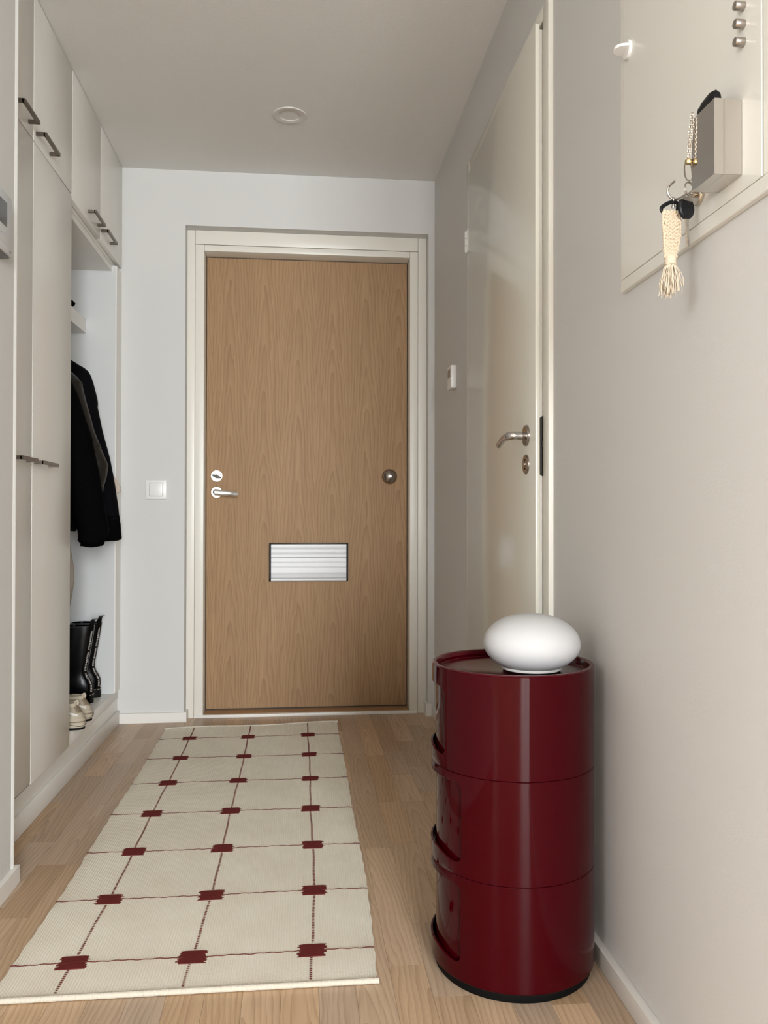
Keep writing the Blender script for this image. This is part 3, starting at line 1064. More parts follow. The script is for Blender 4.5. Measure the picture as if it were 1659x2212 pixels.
# ------------------------------------------------------------------ electrical panel on the right wall
XP = 0.592
ep = thing('fuse_box', (XP, 1.2, 1.299), 'cream painted fuse box door with frame on the right wall', 'fuse box')
PY0, PY1, PZ0, PZ1 = 0.960, 1.467, 1.299, 1.95
box('frame_bottom', 'panel_paint', ep, XP, XR, PY0, PY1, PZ0, 1.321, 0.001, 1)
box('frame_side', 'panel_paint', ep, XP, XR, 1.4515, PY1, 1.3212, PZ1, 0.001, 1)
box('frame_side', 'panel_paint', ep, XP, XR, PY0, 0.9960, 1.3212, PZ1, 0.001, 1)
box('frame_top', 'panel_paint', ep, XP, XR, PY0, PY1, PZ1, PZ1 + 0.022, 0.001, 1)
box('back', 'panel_paint', ep, XR - 0.003, XR - 0.0005, PY0 + 0.01, PY1 - 0.005, 1.321, PZ1)
box('door', 'panel_paint', ep, XP - 0.001, XR - 0.003, 0.9985, 1.4504, 1.32135, PZ1 - 0.002, 0.0008, 1)
# twist latch: round boss with a grip bar
lt = thing('twist_latch', (XP - 0.001, 1.427, 1.729), None, None)
lt.parent = ep
lt.location = WLOC[lt.name] - WLOC[ep.name]
MB().lathe([(0.0, 0), (0.0165, 0), (0.0165, -0.004), (0.0155, -0.0055), (0.0, -0.006)], (XP - 0.001, 1.427, 1.729), 'X', 40).build('boss', 'white_plastic', lt)
gp = []
for t in [i / 12 for i in range(13)]:
    a = -1 + 2 * t
    w = 0.0036
    hgt = 0.022 * math.sqrt(max(0.0, 1 - a * a)) + 0.0005
    ca, sa = math.cos(math.radians(6)), math.sin(math.radians(6))
    cy, cz = 1.427 + a * 0.0162 * ca, 1.729 - a * 0.0162 * sa
    gp.append([Vector((XP - 0.006, cy - w * sa, cz - w * ca)), Vector((XP - 0.006 - hgt, cy - 0.7 * w * sa, cz - 0.7 * w * ca)), Vector((XP - 0.006 - hgt, cy + 0.7 * w * sa, cz + 0.7 * w * ca)), Vector((XP - 0.006, cy + w * sa, cz + w * ca))])
MB().loft(gp).build('grip', 'white_plastic', lt, smooth=40)

# magnets stuck on the fuse box door
names = ['topmost small nickel magnet on the fuse box door', 'middle small nickel magnet on the fuse box door', 'lowest small nickel magnet on the fuse box door']
for z, lb in zip((1.567, 1.5425, 1.5185), names):
    o = MB().lathe([(0.0, 0.0), (0.0056, 0.0), (0.0062, -0.001), (0.0062, -0.0125), (0.0055, -0.0135), (0.0, -0.0136)], (XP - 0.001, 1.040, z), 'X', 28).build('magnet', 'magnet_steel', None, origin=(XP - 0.001, 1.040, z))
    tag(o, lb, 'magnet', 'magnets on the fuse box door')

# steel pocket box, open at the top
XB0, XB1, BY0, BY1, BZ0, BZ1 = 0.5515, 0.5908, 1.045, 1.108, 1.3425, 1.4445
kb = thing('key_box', (XP - 0.001, 1.076, BZ0), 'polished steel pocket box stuck to the fuse box door', 'box')
box('front_wall', 'brushed_steel', kb, XB0, XB0 + 0.0012, BY0, BY1, BZ0, BZ1, 0.0005, 1)
box('back_wall', 'brushed_steel', kb, XB1 - 0.0012, XB1, BY0, BY1, BZ0, BZ1, 0.0005, 1)
box('side_wall', 'brushed_steel', kb, XB0 + 0.0008, XB1 - 0.001, BY0 + 0.0002, BY0 + 0.0014, BZ0, BZ1)
box('side_wall', 'brushed_steel', kb, XB0 + 0.0008, XB1 - 0.001, BY1 - 0.0014, BY1 - 0.0002, BZ0, BZ1)
box('floor_plate', 'brushed_steel', kb, XB0 + 0.0008, XB1 - 0.001, BY0 + 0.001, BY1 - 0.001, BZ0, BZ0 + 0.0012)
# black leather pouch sticking out of it
pc = MB()
rings = []
for t in [i / 40 for i in range(41)]:
    y = lerp(BY0 + 0.006, BY1 - 0.003, t)
    top = interp([(0, 1.452), (0.06, 1.4595), (0.14, 1.4630), (0.25, 1.4640), (0.5, 1.4630), (0.7, 1.4620), (0.8, 1.4590), (0.86, 1.4575), (0.93, 1.4610), (1, 1.4580)], t)
    hw = interp([(0, 0.002), (0.06, 0.006), (0.2, 0.0080), (0.8, 0.0070), (1, 0.004)], t)
    xc = 0.5610
    rings.append([Vector((xc - hw, y, BZ0 + 0.004)), Vector((xc - hw, y, top - 0.010)), Vector((xc - hw * 0.75, y, top - 0.003)), Vector((xc, y, top)), Vector((xc + hw * 0.75, y, top - 0.003)), Vector((xc + hw, y, top - 0.010)), Vector((xc + hw, y, BZ0 + 0.004))])
pc.loft(rings)
pc_o = pc.build('leather_pouch', 'black_plastic', None, smooth=80, origin=(0.5610, 1.076, BZ0 + 0.004))
tag(pc_o, 'black leather pouch sticking out of the steel pocket box', 'pouch')


def ring_path(c, r, u, v, n=24, a0=0.0, a1=2 * PI):
    c, u, v = Vector(c), Vector(u).normalized(), Vector(v).normalized()
    full = abs(a1 - a0 - 2 * PI) < 1e-4
    m = n if full else n + 1
    return [c + u * (r * math.cos(a0 + (a1 - a0) * k / n)) + v * (r * math.sin(a0 + (a1 - a0) * k / n)) for k in range(m)]


# chain with carabiner hanging over the corner of the box
ch = thing('key_chain', (0.548, 1.105, 1.375), 'fine steel chain with snap hook hanging from the pouch', 'chain')
mb = MB()
p0, p1 = Vector((0.5488, 1.1010, 1.4515)), Vector((0.5470, 1.1090, 1.3890))
nl = 19
for s, off in ((0, Vector((-0.0010, 0.001, 0))), (1, Vector((0.0008, -0.001, -0.001)))):
    for i in range(nl):
        t = (i + 0.5) / nl
        c = p0.lerp(p1, t) + off * (0.4 + 1.0 * math.sin(t * PI))
        d = (p1 - p0).normalized()
        sd = Vector((1, 0.3, 0)).normalized() if i % 2 else Vector((-0.3, 1, 0)).normalized()
        L_, W2 = 0.0026, 0.0014
        pts = [c + d * (L_ * math.cos(2 * PI * k / 12)) + sd * (W2 * math.sin(2 * PI * k / 12)) for k in range(12)]
        mb.tube(pts, 0.00055, 5, closed=True)
tag(mb.build('links', 'nickel', ch, smooth=80), kind='stuff')
MB().lathe([(0, 0), (0.0038, 0.0005), (0.005, 0.003), (0.0045, 0.0065), (0.003, 0.008), (0, 0.0082)], (0.5470, 1.1095, 1.3820), 'Z', 18).build('swivel', 'brass', ch)
cb = []
ct, cbm = Vector((0.5470, 1.1095, 1.3850)), Vector((0.5660, 1.1450, 1.3745))
cd = (cbm - ct)
for a, b in ((0.0, 0.0), (-0.0042, 0.01), (-0.0058, 0.14), (-0.0064, 0.41), (-0.0060, 0.76), (-0.0040, 0.95), (0.0, 1.0), (0.0035, 0.95), (0.0050, 0.8), (0.0048, 0.45), (0.0042, 0.17), (0.003, 0.03)):
    cb.append(ct + cd * b + Vector((a, 0, 0)))
MB().tube(cb, 0.0011, 8, closed=True).build('snap_hook', 'nickel', ch, smooth=80)

# magnetic hook below the box
HYK, HZK = 1.163, 1.363
mh = thing('magnet_hook', (XP - 0.001, HYK, HZK), 'steel magnetic hook below the pocket box, holding keys', 'hook')
MB().lathe([(0.0, 0.0), (0.0165, 0.0), (0.0172, -0.001), (0.0172, -0.006), (0.0165, -0.007), (0.0, -0.0075)], (XP - 0.001, HYK, HZK), 'X', 40).build('magnet_base', 'nickel', mh)
MB().lathe([(0.0, 0.0), (0.0052, 0.0), (0.0052, -0.006), (0.004, -0.008), (0.0, -0.0085)], (XP - 0.0083, HYK, HZK), 'X', 24).build('nut', 'nickel', mh)
hk = [(XP - 0.016, HZK), (XP - 0.022, HZK - 0.001), (XP - 0.028, HZK - 0.005), (XP - 0.034, HZK - 0.0085), (XP - 0.041, HZK - 0.0095), (XP - 0.047, HZK - 0.0065), (XP - 0.0505, HZK + 0.0005), (XP - 0.0495, HZK + 0.008), (XP - 0.045, HZK + 0.0135), (XP - 0.040, HZK + 0.0175)]


def smooth_path(pts, n=4):
    out = []
    P = [Vector(p) for p in pts]
    for i in range(len(P) - 1):
        a, b, c, d = P[max(i - 1, 0)], P[i], P[i + 1], P[min(i + 2, len(P) - 1)]
        for k in range(n):
            t = k / n
            out.append(0.5 * ((2 * b) + (c - a) * t + (2 * a - 5 * b + 4 * c - d) * t * t + (3 * b - a - 3 * c + d) * t * t * t))
    out.append(P[-1])
    return out


MB().tube(smooth_path([(x, HYK, z) for x, z in hk]), 0.0019, 10).build('hook', 'steel', mh, smooth=80)

# key with round black head on a split ring
ky = thing('car_key', (0.563, 1.150, 1.275), 'key with round black plastic head on a split ring', 'key')
RC = Vector((0.5676, 1.150, 1.3640))
u_, v_ = Vector((0.9, 0.45, 0.0)), Vector((0.05, 0.1, 1.0))
mb = MB()
mb.tube(ring_path(RC, 0.0102, u_, v_, 36), 0.0009, 8, closed=True)
mb.tube([p + Vector((0.0006, -0.0016, 0)) for p in ring_path(RC, 0.0102, u_, v_, 36)], 0.0009, 8, closed=True)
mb.build('split_ring', 'steel', ky, smooth=80)
FC = Vector((0.5623, 1.1480, 1.3348))
fu, fv = Vector((0.93, 0.36, 0.0)).normalized(), Vector((0.0, 0.0, 1.0))
fn = fu.cross(fv)


def disc(c, ru, rv, half, bev, n=36):
    rs = []
    for s, d in ((0.0, -half), (1 - bev, -half), (1.0, -half * 0.55), (1.0, half * 0.55), (1 - bev, half), (0.0, half)):
        rs.append([c + fu * (max(s, 0.001) * ru * math.cos(2 * PI * k / n)) + fv * (max(s, 0.001) * rv * math.sin(2 * PI * k / n)) + fn * d for k in range(n)])
    return rs


MB().loft(disc(FC, 0.0150, 0.0160, 0.0035, 0.12)).build('head', 'fob_black', ky, smooth=40)
cap = []
for s, d in ((1.0, -0.0038), (1.0, 0.0038)):
    ring = []
    for k in range(13):
        a = math.radians(40 + 100 * k / 12)
        ring.append(FC + fu * (0.0155 * math.cos(a)) + fv * (0.0165 * math.sin(a)) + fn * d)
    ring.append(FC + fu * (-0.006) + fv * 0.0098 + fn * d)
    ring.append(FC + fu * (0.006) + fv * 0.0098 + fn * d)
    cap.append(ring)
MB().loft(cap).build('head_cap', 'steel', ky, smooth=0)
bl_dir = Vector((0.05, 0.0, -1.0)).normalized()
b0 = FC + Vector((0.001, 0, -0.0155))
mb = MB()


def blade(t0, t1, w, t):
    rs = []
    for q in (t0, t1):
        c = b0 + bl_dir * q
        rs.append([c + fu * (sx * w) + fn * (sy * t) for sx, sy in ((-1, -1), (1, -1), (1, 1), (-1, 1))])
    mb.loft(rs)


blade(-0.002, 0.006, 0.0030, 0.0014)
blade(0.005, 0.016, 0.0024, 0.0011)
blade(0.015, 0.018, 0.0032, 0.0014)
blade(0.018, 0.027, 0.0023, 0.0012)
blade(0.0265, 0.0400, 0.0019, 0.0012)
mb.build('blade', 'steel', ky, smooth=0)

# macrame key tag with tassel
MC = Vector((0.5435, 1.156, 1.334))
mg = thing('macrame_tag', (MC.x, MC.y, 1.20), 'cream macrame cotton key tag with a tassel on the hook', 'key tag')
# swivel clip
mb = MB()
mb.tube(ring_path((0.5500, HYK, 1.3520), 0.0042, (0.35, 1, 0), (0, 0, 1), 18), 0.0012, 8, closed=True)
mb.lathe([(0, 0), (0.0030, 0), (0.0034, 0.002), (0.0022, 0.005), (0.0026, 0.008), (0.0, 0.0085)], (0.5495, HYK - 0.001, 1.3400), 'Z', 16)
mb.build('swivel_clip', 'steel', mg, smooth=60)
# black strap loop
stp = [(0.5545, 1.3350), (0.5555, 1.3440), (0.5530, 1.3478), (0.5440, 1.3475), (0.5350, 1.3430), (0.5300, 1.3380), (0.5320, 1.3330), (0.5390, 1.3318)]
MB().tube(smooth_path([(x, 1.160, z) for x, z in stp]), 0.0013, 8, flat=2.2).build('strap_loop', 'black_plastic', mg, smooth=80)
# braided band: rows of knots
mb = MB()
random.seed(3)
rows = 13
for r in range(rows):
    t = r / (rows - 1)
    z = 1.3290 - 0.0615 * t
    w = interp([(0, 0.0135), (0.25, 0.0142), (0.55, 0.0130), (0.8, 0.0110), (1, 0.0085)], t)
    xc = MC.x + interp([(0, 0.0), (0.5, 0.001), (1, -0.0015)], t)
    n = 4 if r % 2 == 0 else 3
    for k in range(n):
        s = (k - (n - 1) / 2) / 1.5 * 0.72
        for side in (-1, 1):
            c = Vector((xc + s * w + side * 0.0016, MC.y + side * 0.0002 - 0.0006 * (k % 2), z + random.uniform(-0.0006, 0.0006)))
            tilt = side * (38 if r % 2 else -38) + random.uniform(-14, 14)
            rot = Matrix.Rotation(math.radians(tilt), 3, 'Y') @ Matrix.Rotation(random.uniform(-0.2, 0.2), 3, 'Z')
            mb.ellipsoid(c, 0.0022, 0.0031, 0.0046, rot, 9, 7)
for side in (-1, 1):
    for r in range(15):
        t = r / 14
        z = 1.3290 - 0.0615 * t
        w = interp([(0, 0.0135), (0.25, 0.0142), (0.55, 0.0130), (0.8, 0.0110), (1, 0.0085)], t)
        mb.ellipsoid(Vector((MC.x + interp([(0, 0.0), (0.5, 0.001), (1, -0.0015)], t) + side * w * 0.93, MC.y, z)), 0.0022, 0.0026, 0.0031, None, 8, 6)
for k in range(5):
    mb.ellipsoid(Vector((MC.x - 0.0105 + k * 0.0052, MC.y - 0.0008, 1.3320 - 0.0004 * (k % 2))), 0.0034, 0.0034, 0.0026, None, 9, 6)
mb.build('braid', 'cotton_cord', mg, smooth=80)
mb = MB()
for k in range(7):
    mb.tube(ring_path((MC.x - 0.0015, MC.y, 1.2645 - 0.00165 * k), 0.0074 + 0.0002 * (k % 2), (1, 0, 0.02), (0, 0.8, 0.05), 20), 0.0011, 6, closed=True)
mb.lathe([(0, 1.254), (0.0066, 1.254), (0.0068, 1.266), (0, 1.267)], (MC.x - 0.0015, MC.y, 0), 'Z', 16)
mb.build('wrap', 'cotton_thread', mg, smooth=80)
mb = MB()
for k in range(120):
    a = random.uniform(0, 2 * PI)
    rr_ = math.sqrt(random.uniform(0, 1))
    x0, y0 = MC.x - 0.0015 + 0.006 * rr_ * math.cos(a), MC.y + 0.005 * rr_ * math.sin(a)
    ex, ey = MC.x - 0.002 + (0.0175 * rr_) * math.cos(a) + random.uniform(-0.004, 0.004), MC.y + 0.009 * rr_ * math.sin(a)
    ln = random.uniform(0.036, 0.051) + (0.008 if random.random() < 0.06 else 0)
    if math.cos(a) > 0.5:
        ln *= 0.85
    zt = 1.2550
    bul = random.uniform(0.2, 0.6)
    pts = []
    for q in range(6):
        t = q / 5
        f = t ** 0.7 + bul * t * (1 - t)
        pts.append((lerp(x0, ex, f) + 0.0009 * math.sin(t * 9 + k), lerp(y0, ey, f), zt - ln * t))
    mb.tube(pts, [0.00055, 0.00055, 0.00055, 0.00052, 0.0005, 0.0004], 5)
tag(mb.build('tassel', 'cotton_thread', mg, smooth=80), kind='stuff')

# ------------------------------------------------------------------ coats in the niche
XM = -1.06


def sleeve(mb, y, table, rx, ry, sgn=1, seg=20, seedv=0, droop=0.0):
    """table rows (z, outer x); horizontal rings"""
    zs = [t[0] for t in table]
    n = 44
    rings = []
    for i in range(n + 1):
        z = lerp(zs[0], zs[-1], i / n)
        xo = interp(sorted(table), z)
        u = i / n
        rxx = interp(rx, u)
        ryy = interp(ry, u)
        cx = (xo - rxx)
        ring = []
        for k in range(seg):
            a = 2 * PI * k / seg
            fold = 1 + 0.05 * math.sin(3 * a + 14 * u + seedv) * u + 0.03 * math.sin(34 * u + seedv + 2 * math.sin(a)) * (0.3 + u)
            if abs(a) < 0.4 or abs(a - 2 * PI) < 0.4:
                fold = 1 + 0.3 * (fold - 1)
            px = cx + rxx * fold * math.cos(a)
            if sgn < 0:
                px = 2 * XM - px
            ring.append(Vector((px, y + ryy * fold * math.sin(a) + droop * u, z + 0.004 * math.sin(2 * a + seedv) * (i == n))))
        rings.append(ring)
    mb.loft(rings)


def torso(y, rows, seg=36, seedv=0.0, flat=0.85):
    """rows (z, half width, half depth)"""
    mb = MB()
    rings = []
    n = 50
    zt, zb = rows[0][0], rows[-1][0]
    wt = sorted([(r[0], r[1]) for r in rows])
    dt = sorted([(r[0], r[2]) for r in rows])
    for i in range(n + 1):
        z = lerp(zt, zb, i / n)
        w, d = interp(wt, z), interp(dt, z)
        u = i / n
        ring = []
        for k in range(seg):
            a = 2 * PI * k / seg
            c, s = math.cos(a), math.sin(a)
            fold = 1 + 0.10 * u * math.sin(9 * a + seedv) + 0.03 * math.sin(22 * u + 3 * a)
            ex = math.copysign(abs(c) ** flat, c)
            ey = math.copysign(abs(s) ** flat, s)
            ring.append(Vector((XM + w * ex * (1 + 0.012 * math.sin(20 * u + seedv)), y + d * ey * fold, z + 0.006 * math.sin(4 * a + seedv) * (u > 0.97))))
        rings.append(ring)
    mb.loft(rings)
    return mb


def collar(y, z, mat, parent):
    MB().lathe([(0.062, 0.0), (0.075, 0.005), (0.072, 0.045), (0.064, 0.05), (0.058, 0.044), (0.055, 0.002)], (XM, y, z), 'Z', 28).build('collar', mat, parent, smooth=60)


def hanger(y, z, parent):
    mb = MB()
    mb.tube(smooth_path([(XM - 0.12, y, z - 0.085), (XM - 0.07, y, z - 0.06), (XM, y, z - 0.03), (XM + 0.07, y, z - 0.06), (XM + 0.12, y, z - 0.085)]), 0.006, 8)
    mb.tube(smooth_path([(XM, y, z - 0.012), (XM, y, 1.590), (XM + 0.010, y, 1.600), (XM + 0.016, y, 1.618), (XM + 0.008, y, 1.633), (XM - 0.004, y, 1.634), (XM - 0.013, y, 1.624)]), 0.002, 8)
    mb.build('hanger', 'steel', parent, smooth=80)


# far black jacket
cA = thing('jacket', (XM, 3.44, 0.79), 'black jacket with ribbed cuffs hanging farthest back in the coat niche', 'jacket', 'coats in the niche')
yA = 3.440
torso(yA, [(1.565, 0.06, 0.045), (1.545, 0.10, 0.055), (1.505, 0.165, 0.062), (1.46, 0.190, 0.060), (1.2, 0.200, 0.060), (0.87, 0.205, 0.062)], seedv=0.4).build('body', 'black_cloth', cA, smooth=70)
mbs = MB()
tA = [(1.505, -0.895), (1.490, -0.868), (1.472, -0.848), (1.43, -0.833), (1.353, -0.8145), (1.335, -0.8165), (1.25, -0.800), (1.108, -0.762), (0.99, -0.742), (0.875, -0.727)]
sleeve(mbs, yA - 0.01, tA, [(0, 0.03), (0.1, 0.055), (0.5, 0.058), (1, 0.05)], [(0, 0.03), (0.1, 0.055), (1, 0.05)], 1, seedv=1.0)
mbs.build('sleeve', 'navy_cloth', cA, smooth=70)
mbs = MB()
sleeve(mbs, yA, tA, [(0, 0.03), (0.1, 0.055), (0.5, 0.058), (1, 0.05)], [(0, 0.03), (0.1, 0.055), (1, 0.05)], -1, seedv=1.5)
mbs.build('sleeve', 'navy_cloth', cA, smooth=70)
mbs = MB()
sleeve(mbs, yA - 0.012, [(0.892, -0.7275), (0.85, -0.7225), (0.80, -0.7185), (0.792, -0.722)], [(0, 0.052), (1, 0.047)], [(0, 0.048), (1, 0.045)], 1, seedv=2.0)
mbs.build('cuff', 'black_cloth', cA, smooth=70)
collar(yA, 1.545, 'black_cloth', cA)
hanger(yA, 1.585, cA)

# brown leather jacket
cB = thing('jacket', (XM, 3.29, 0.85), 'dark brown leather jacket with seamed sleeve, between the two black jackets', 'jacket', 'coats in the niche')
yB_ = 3.282
torso(yB_, [(1.53, 0.06, 0.045), (1.50, 0.12, 0.05), (1.455, 0.168, 0.055), (1.40, 0.185, 0.058), (1.2, 0.19, 0.058), (0.86, 0.19, 0.062)], seedv=1.4).build('body', 'brown_leather', cB, smooth=70)
tB = [(1.455, -0.888), (1.435, -0.862), (1.405, -0.838), (1.36, -0.828), (1.225, -0.792), (1.15, -0.763), (1.09, -0.7365), (1.04, -0.744), (0.99, -0.758), (0.88, -0.780)]
for sg in (1, -1):
    mbs = MB()
    sleeve(mbs, yB_ - 0.012, tB, [(0, 0.03), (0.12, 0.05), (0.6, 0.056), (1, 0.046)], [(0, 0.03), (0.12, 0.052), (1, 0.046)], sg, seedv=2.2)
    s_ = mbs.build('sleeve', 'brown_leather', cB, smooth=70)
    if sg > 0:
        for zz in (1.408, 1.402, 1.168, 1.160, 1.002, 0.994):
            xo = interp(sorted(tB), zz)
            u = (1.455 - zz) / (1.455 - 0.88)
            rx_ = interp([(0, 0.03), (0.12, 0.05), (0.6, 0.056), (1, 0.046)], u) * 1.035
            ry_ = interp([(0, 0.03), (0.12, 0.052), (1, 0.046)], u) * 1.05
            pts = [Vector((xo - rx_ / 1.035 + rx_ * math.cos(a), yB_ - 0.012 + ry_ * math.sin(a), zz + 0.016 * math.cos(a + 0.8) - 0.012)) for a in [-PI * 0.75 + PI * 1.0 * k / 24 for k in range(25)]]
            MB().tube(pts, 0.0013, 5).build('seam', 'leather_seam', s_, smooth=80)
collar(yB_, 1.51, 'brown_leather', cB)
hanger(yB_, 1.555, cB)

# near black jacket
cC = thing('jacket', (XM, 3.13, 0.78), 'plain black jacket hanging nearest in the coat niche, sleeve end puffed', 'jacket', 'coats in the niche')
yC = 3.125
torso(yC, [(1.50, 0.06, 0.045), (1.475, 0.12, 0.055), (1.42, 0.185, 0.065), (1.36, 0.21, 0.07), (1.2, 0.225, 0.075), (0.838, 0.245, 0.085)], seedv=2.9).build('body', 'black_cloth', cC, smooth=70)
tC = [(1.425, -0.882), (1.40, -0.840), (1.34, -0.812), (1.187, -0.762), (1.016, -0.727), (0.90, -0.708), (0.84, -0.698), (0.812, -0.703), (0.795, -0.712)]
for sg in (1, -1):
    mbs = MB()
    sleeve(mbs, yC - 0.015, tC, [(0, 0.03), (0.12, 0.058), (0.6, 0.064), (0.9, 0.060), (1, 0.048)], [(0, 0.03), (0.12, 0.058), (0.9, 0.058), (1, 0.045)], sg, seedv=0.2)
    mbs.build('sleeve', 'black_cloth', cC, smooth=70)
mbs = MB()
sleeve(mbs, yC - 0.015, [(0.796, -0.712), (0.785, -0.715), (0.779, -0.722)], [(0, 0.046), (1, 0.038)], [(0, 0.043), (1, 0.038)], 1, seedv=1.1)
mbs.build('cuff', 'black_cloth', cC, smooth=70)
collar(yC, 1.475, 'black_cloth', cC)
hanger(yC, 1.52, cC)

# taupe long coat next to the wardrobe side
cD = thing('long_coat', (XM, 2.96, 0.5), 'taupe long coat, only its lower edge showing beside the wardrobe door', 'coat', 'coats in the niche')
yD = 2.955
torso(yD, [(1.50, 0.06, 0.04), (1.47, 0.12, 0.045), (1.42, 0.18, 0.05), (1.3, 0.20, 0.05), (0.90, 0.255, 0.05), (0.72, 0.276, 0.05), (0.66, 0.2775, 0.05), (0.58, 0.270, 0.05), (0.50, 0.255, 0.05)], seedv=4.0).build('body', 'taupe_wool', cD, smooth=70)
collar(yD, 1.47, 'taupe_wool', cD)
hanger(yD, 1.52, cD)

# beige scarf behind the far jacket
sv = MB()
rings = []
for i in range(25):
    t = i / 24
    z = lerp(1.30, 0.985, t)
    xo = interp([(0, -0.90), (0.5, -0.82), (0.8, -0.765), (0.95, -0.7345), (1, -0.7385)], t)
    wd = interp([(0, 0.03), (0.8, 0.05), (1, 0.02)], t)
    y = 3.490 + 0.004 * math.sin(t * 9)
    rings.append([Vector((xo - wd, y - 0.004, z)), Vector((xo - wd / 2, y - 0.007, z)), Vector((xo, y - 0.004, z + 0.008)), Vector((xo, y + 0.004, z + 0.008)), Vector((xo - wd / 2, y + 0.007, z)), Vector((xo - wd, y + 0.004, z))])
sv.loft(rings)
scarf = sv.build('scarf', 'beige_cloth', cA, smooth=70)
scarf['label'] = 'beige scarf end peeking out behind the sleeve'
scarf.name = 'scarf_end'

# black cap on the hat shelf
cp = thing('cap', (-1.03, 3.36, 1.715), 'black cap lying on the white hat shelf, peak showing', 'cap')
MB().lathe([(0.0, 0.105), (0.03, 0.102), (0.06, 0.088), (0.08, 0.06), (0.088, 0.03), (0.09, 0.0), (0.0, 0.0)], (-1.03, 3.36, 1.7155), 'Z', 32).build('crown', 'black_cloth', cp, smooth=60)
rings = []
for i in range(9):
    t = i / 8
    x = lerp(-0.955, -0.8915, t)
    hw = interp([(0, 0.080), (0.5, 0.066), (0.8, 0.046), (1, 0.020)], t)
    rings.append([Vector((x + 0.0, 3.36 + s * hw, 1.7175 + 0.030 * (1 - t) * (1 - 0.6 * s * s) + 0.018 * t + d)) for s in (-1, -0.5, 0, 0.5, 1) for d in (0,)] +
                 [Vector((x, 3.36 + s * hw, 1.7215 + 0.030 * (1 - t) * (1 - 0.6 * s * s) + 0.018 * t)) for s in (1, 0.5, 0, -0.5, -1)])
MB().loft(rings).build('peak', 'black_cloth', cp, smooth=60)

# ------------------------------------------------------------------ footwear on the bench
BZ = 0.1471


def footring(hx, L, wd, z, y, a_rot, n=28, toe_pow=0.9):
    """outline with the heel at +x (hx) and the toe at hx-L, rotated about the heel"""
    out = []
    for k in range(n):
        a = 2 * PI * k / n
        c, s = math.cos(a), math.sin(a)
        px = -L / 2 + (L / 2) * math.copysign(abs(c) ** 0.8, c)
        t = -px / L
        w = wd * interp([(0, 0.86), (0.2, 0.80), (0.45, 0.80), (0.7, 1.0), (1, 0.95)], t)
        py = w * math.copysign(abs(s) ** 0.8, s)
        ca, sa = math.cos(a_rot), math.sin(a_rot)
        out.append(Vector((hx + px * ca - py * sa, y + px * sa + py * ca, z)))
    return out


def txt_mesh(s, size):
    cu = bpy.data.curves.new('letters', 'FONT')
    cu.body = s
    cu.size = size
    cu.extrude = 0.0
    cu.offset = size * 0.012
    o = bpy.data.objects.new('letters', cu)
    C.objects.link(o)
    dg = bpy.context.evaluated_depsgraph_get()
    me = bpy.data.meshes.new_from_object(o.evaluated_get(dg))
    vs = [v.co.copy() for v in me.vertices]
    fs = [tuple(p.vertices) for p in me.polygons]
    bpy.data.objects.remove(o)
    bpy.data.curves.remove(cu)
    bpy.data.meshes.remove(me)
    return vs, fs


TXT = txt_mesh('STEVE MADDEN', 0.0105)


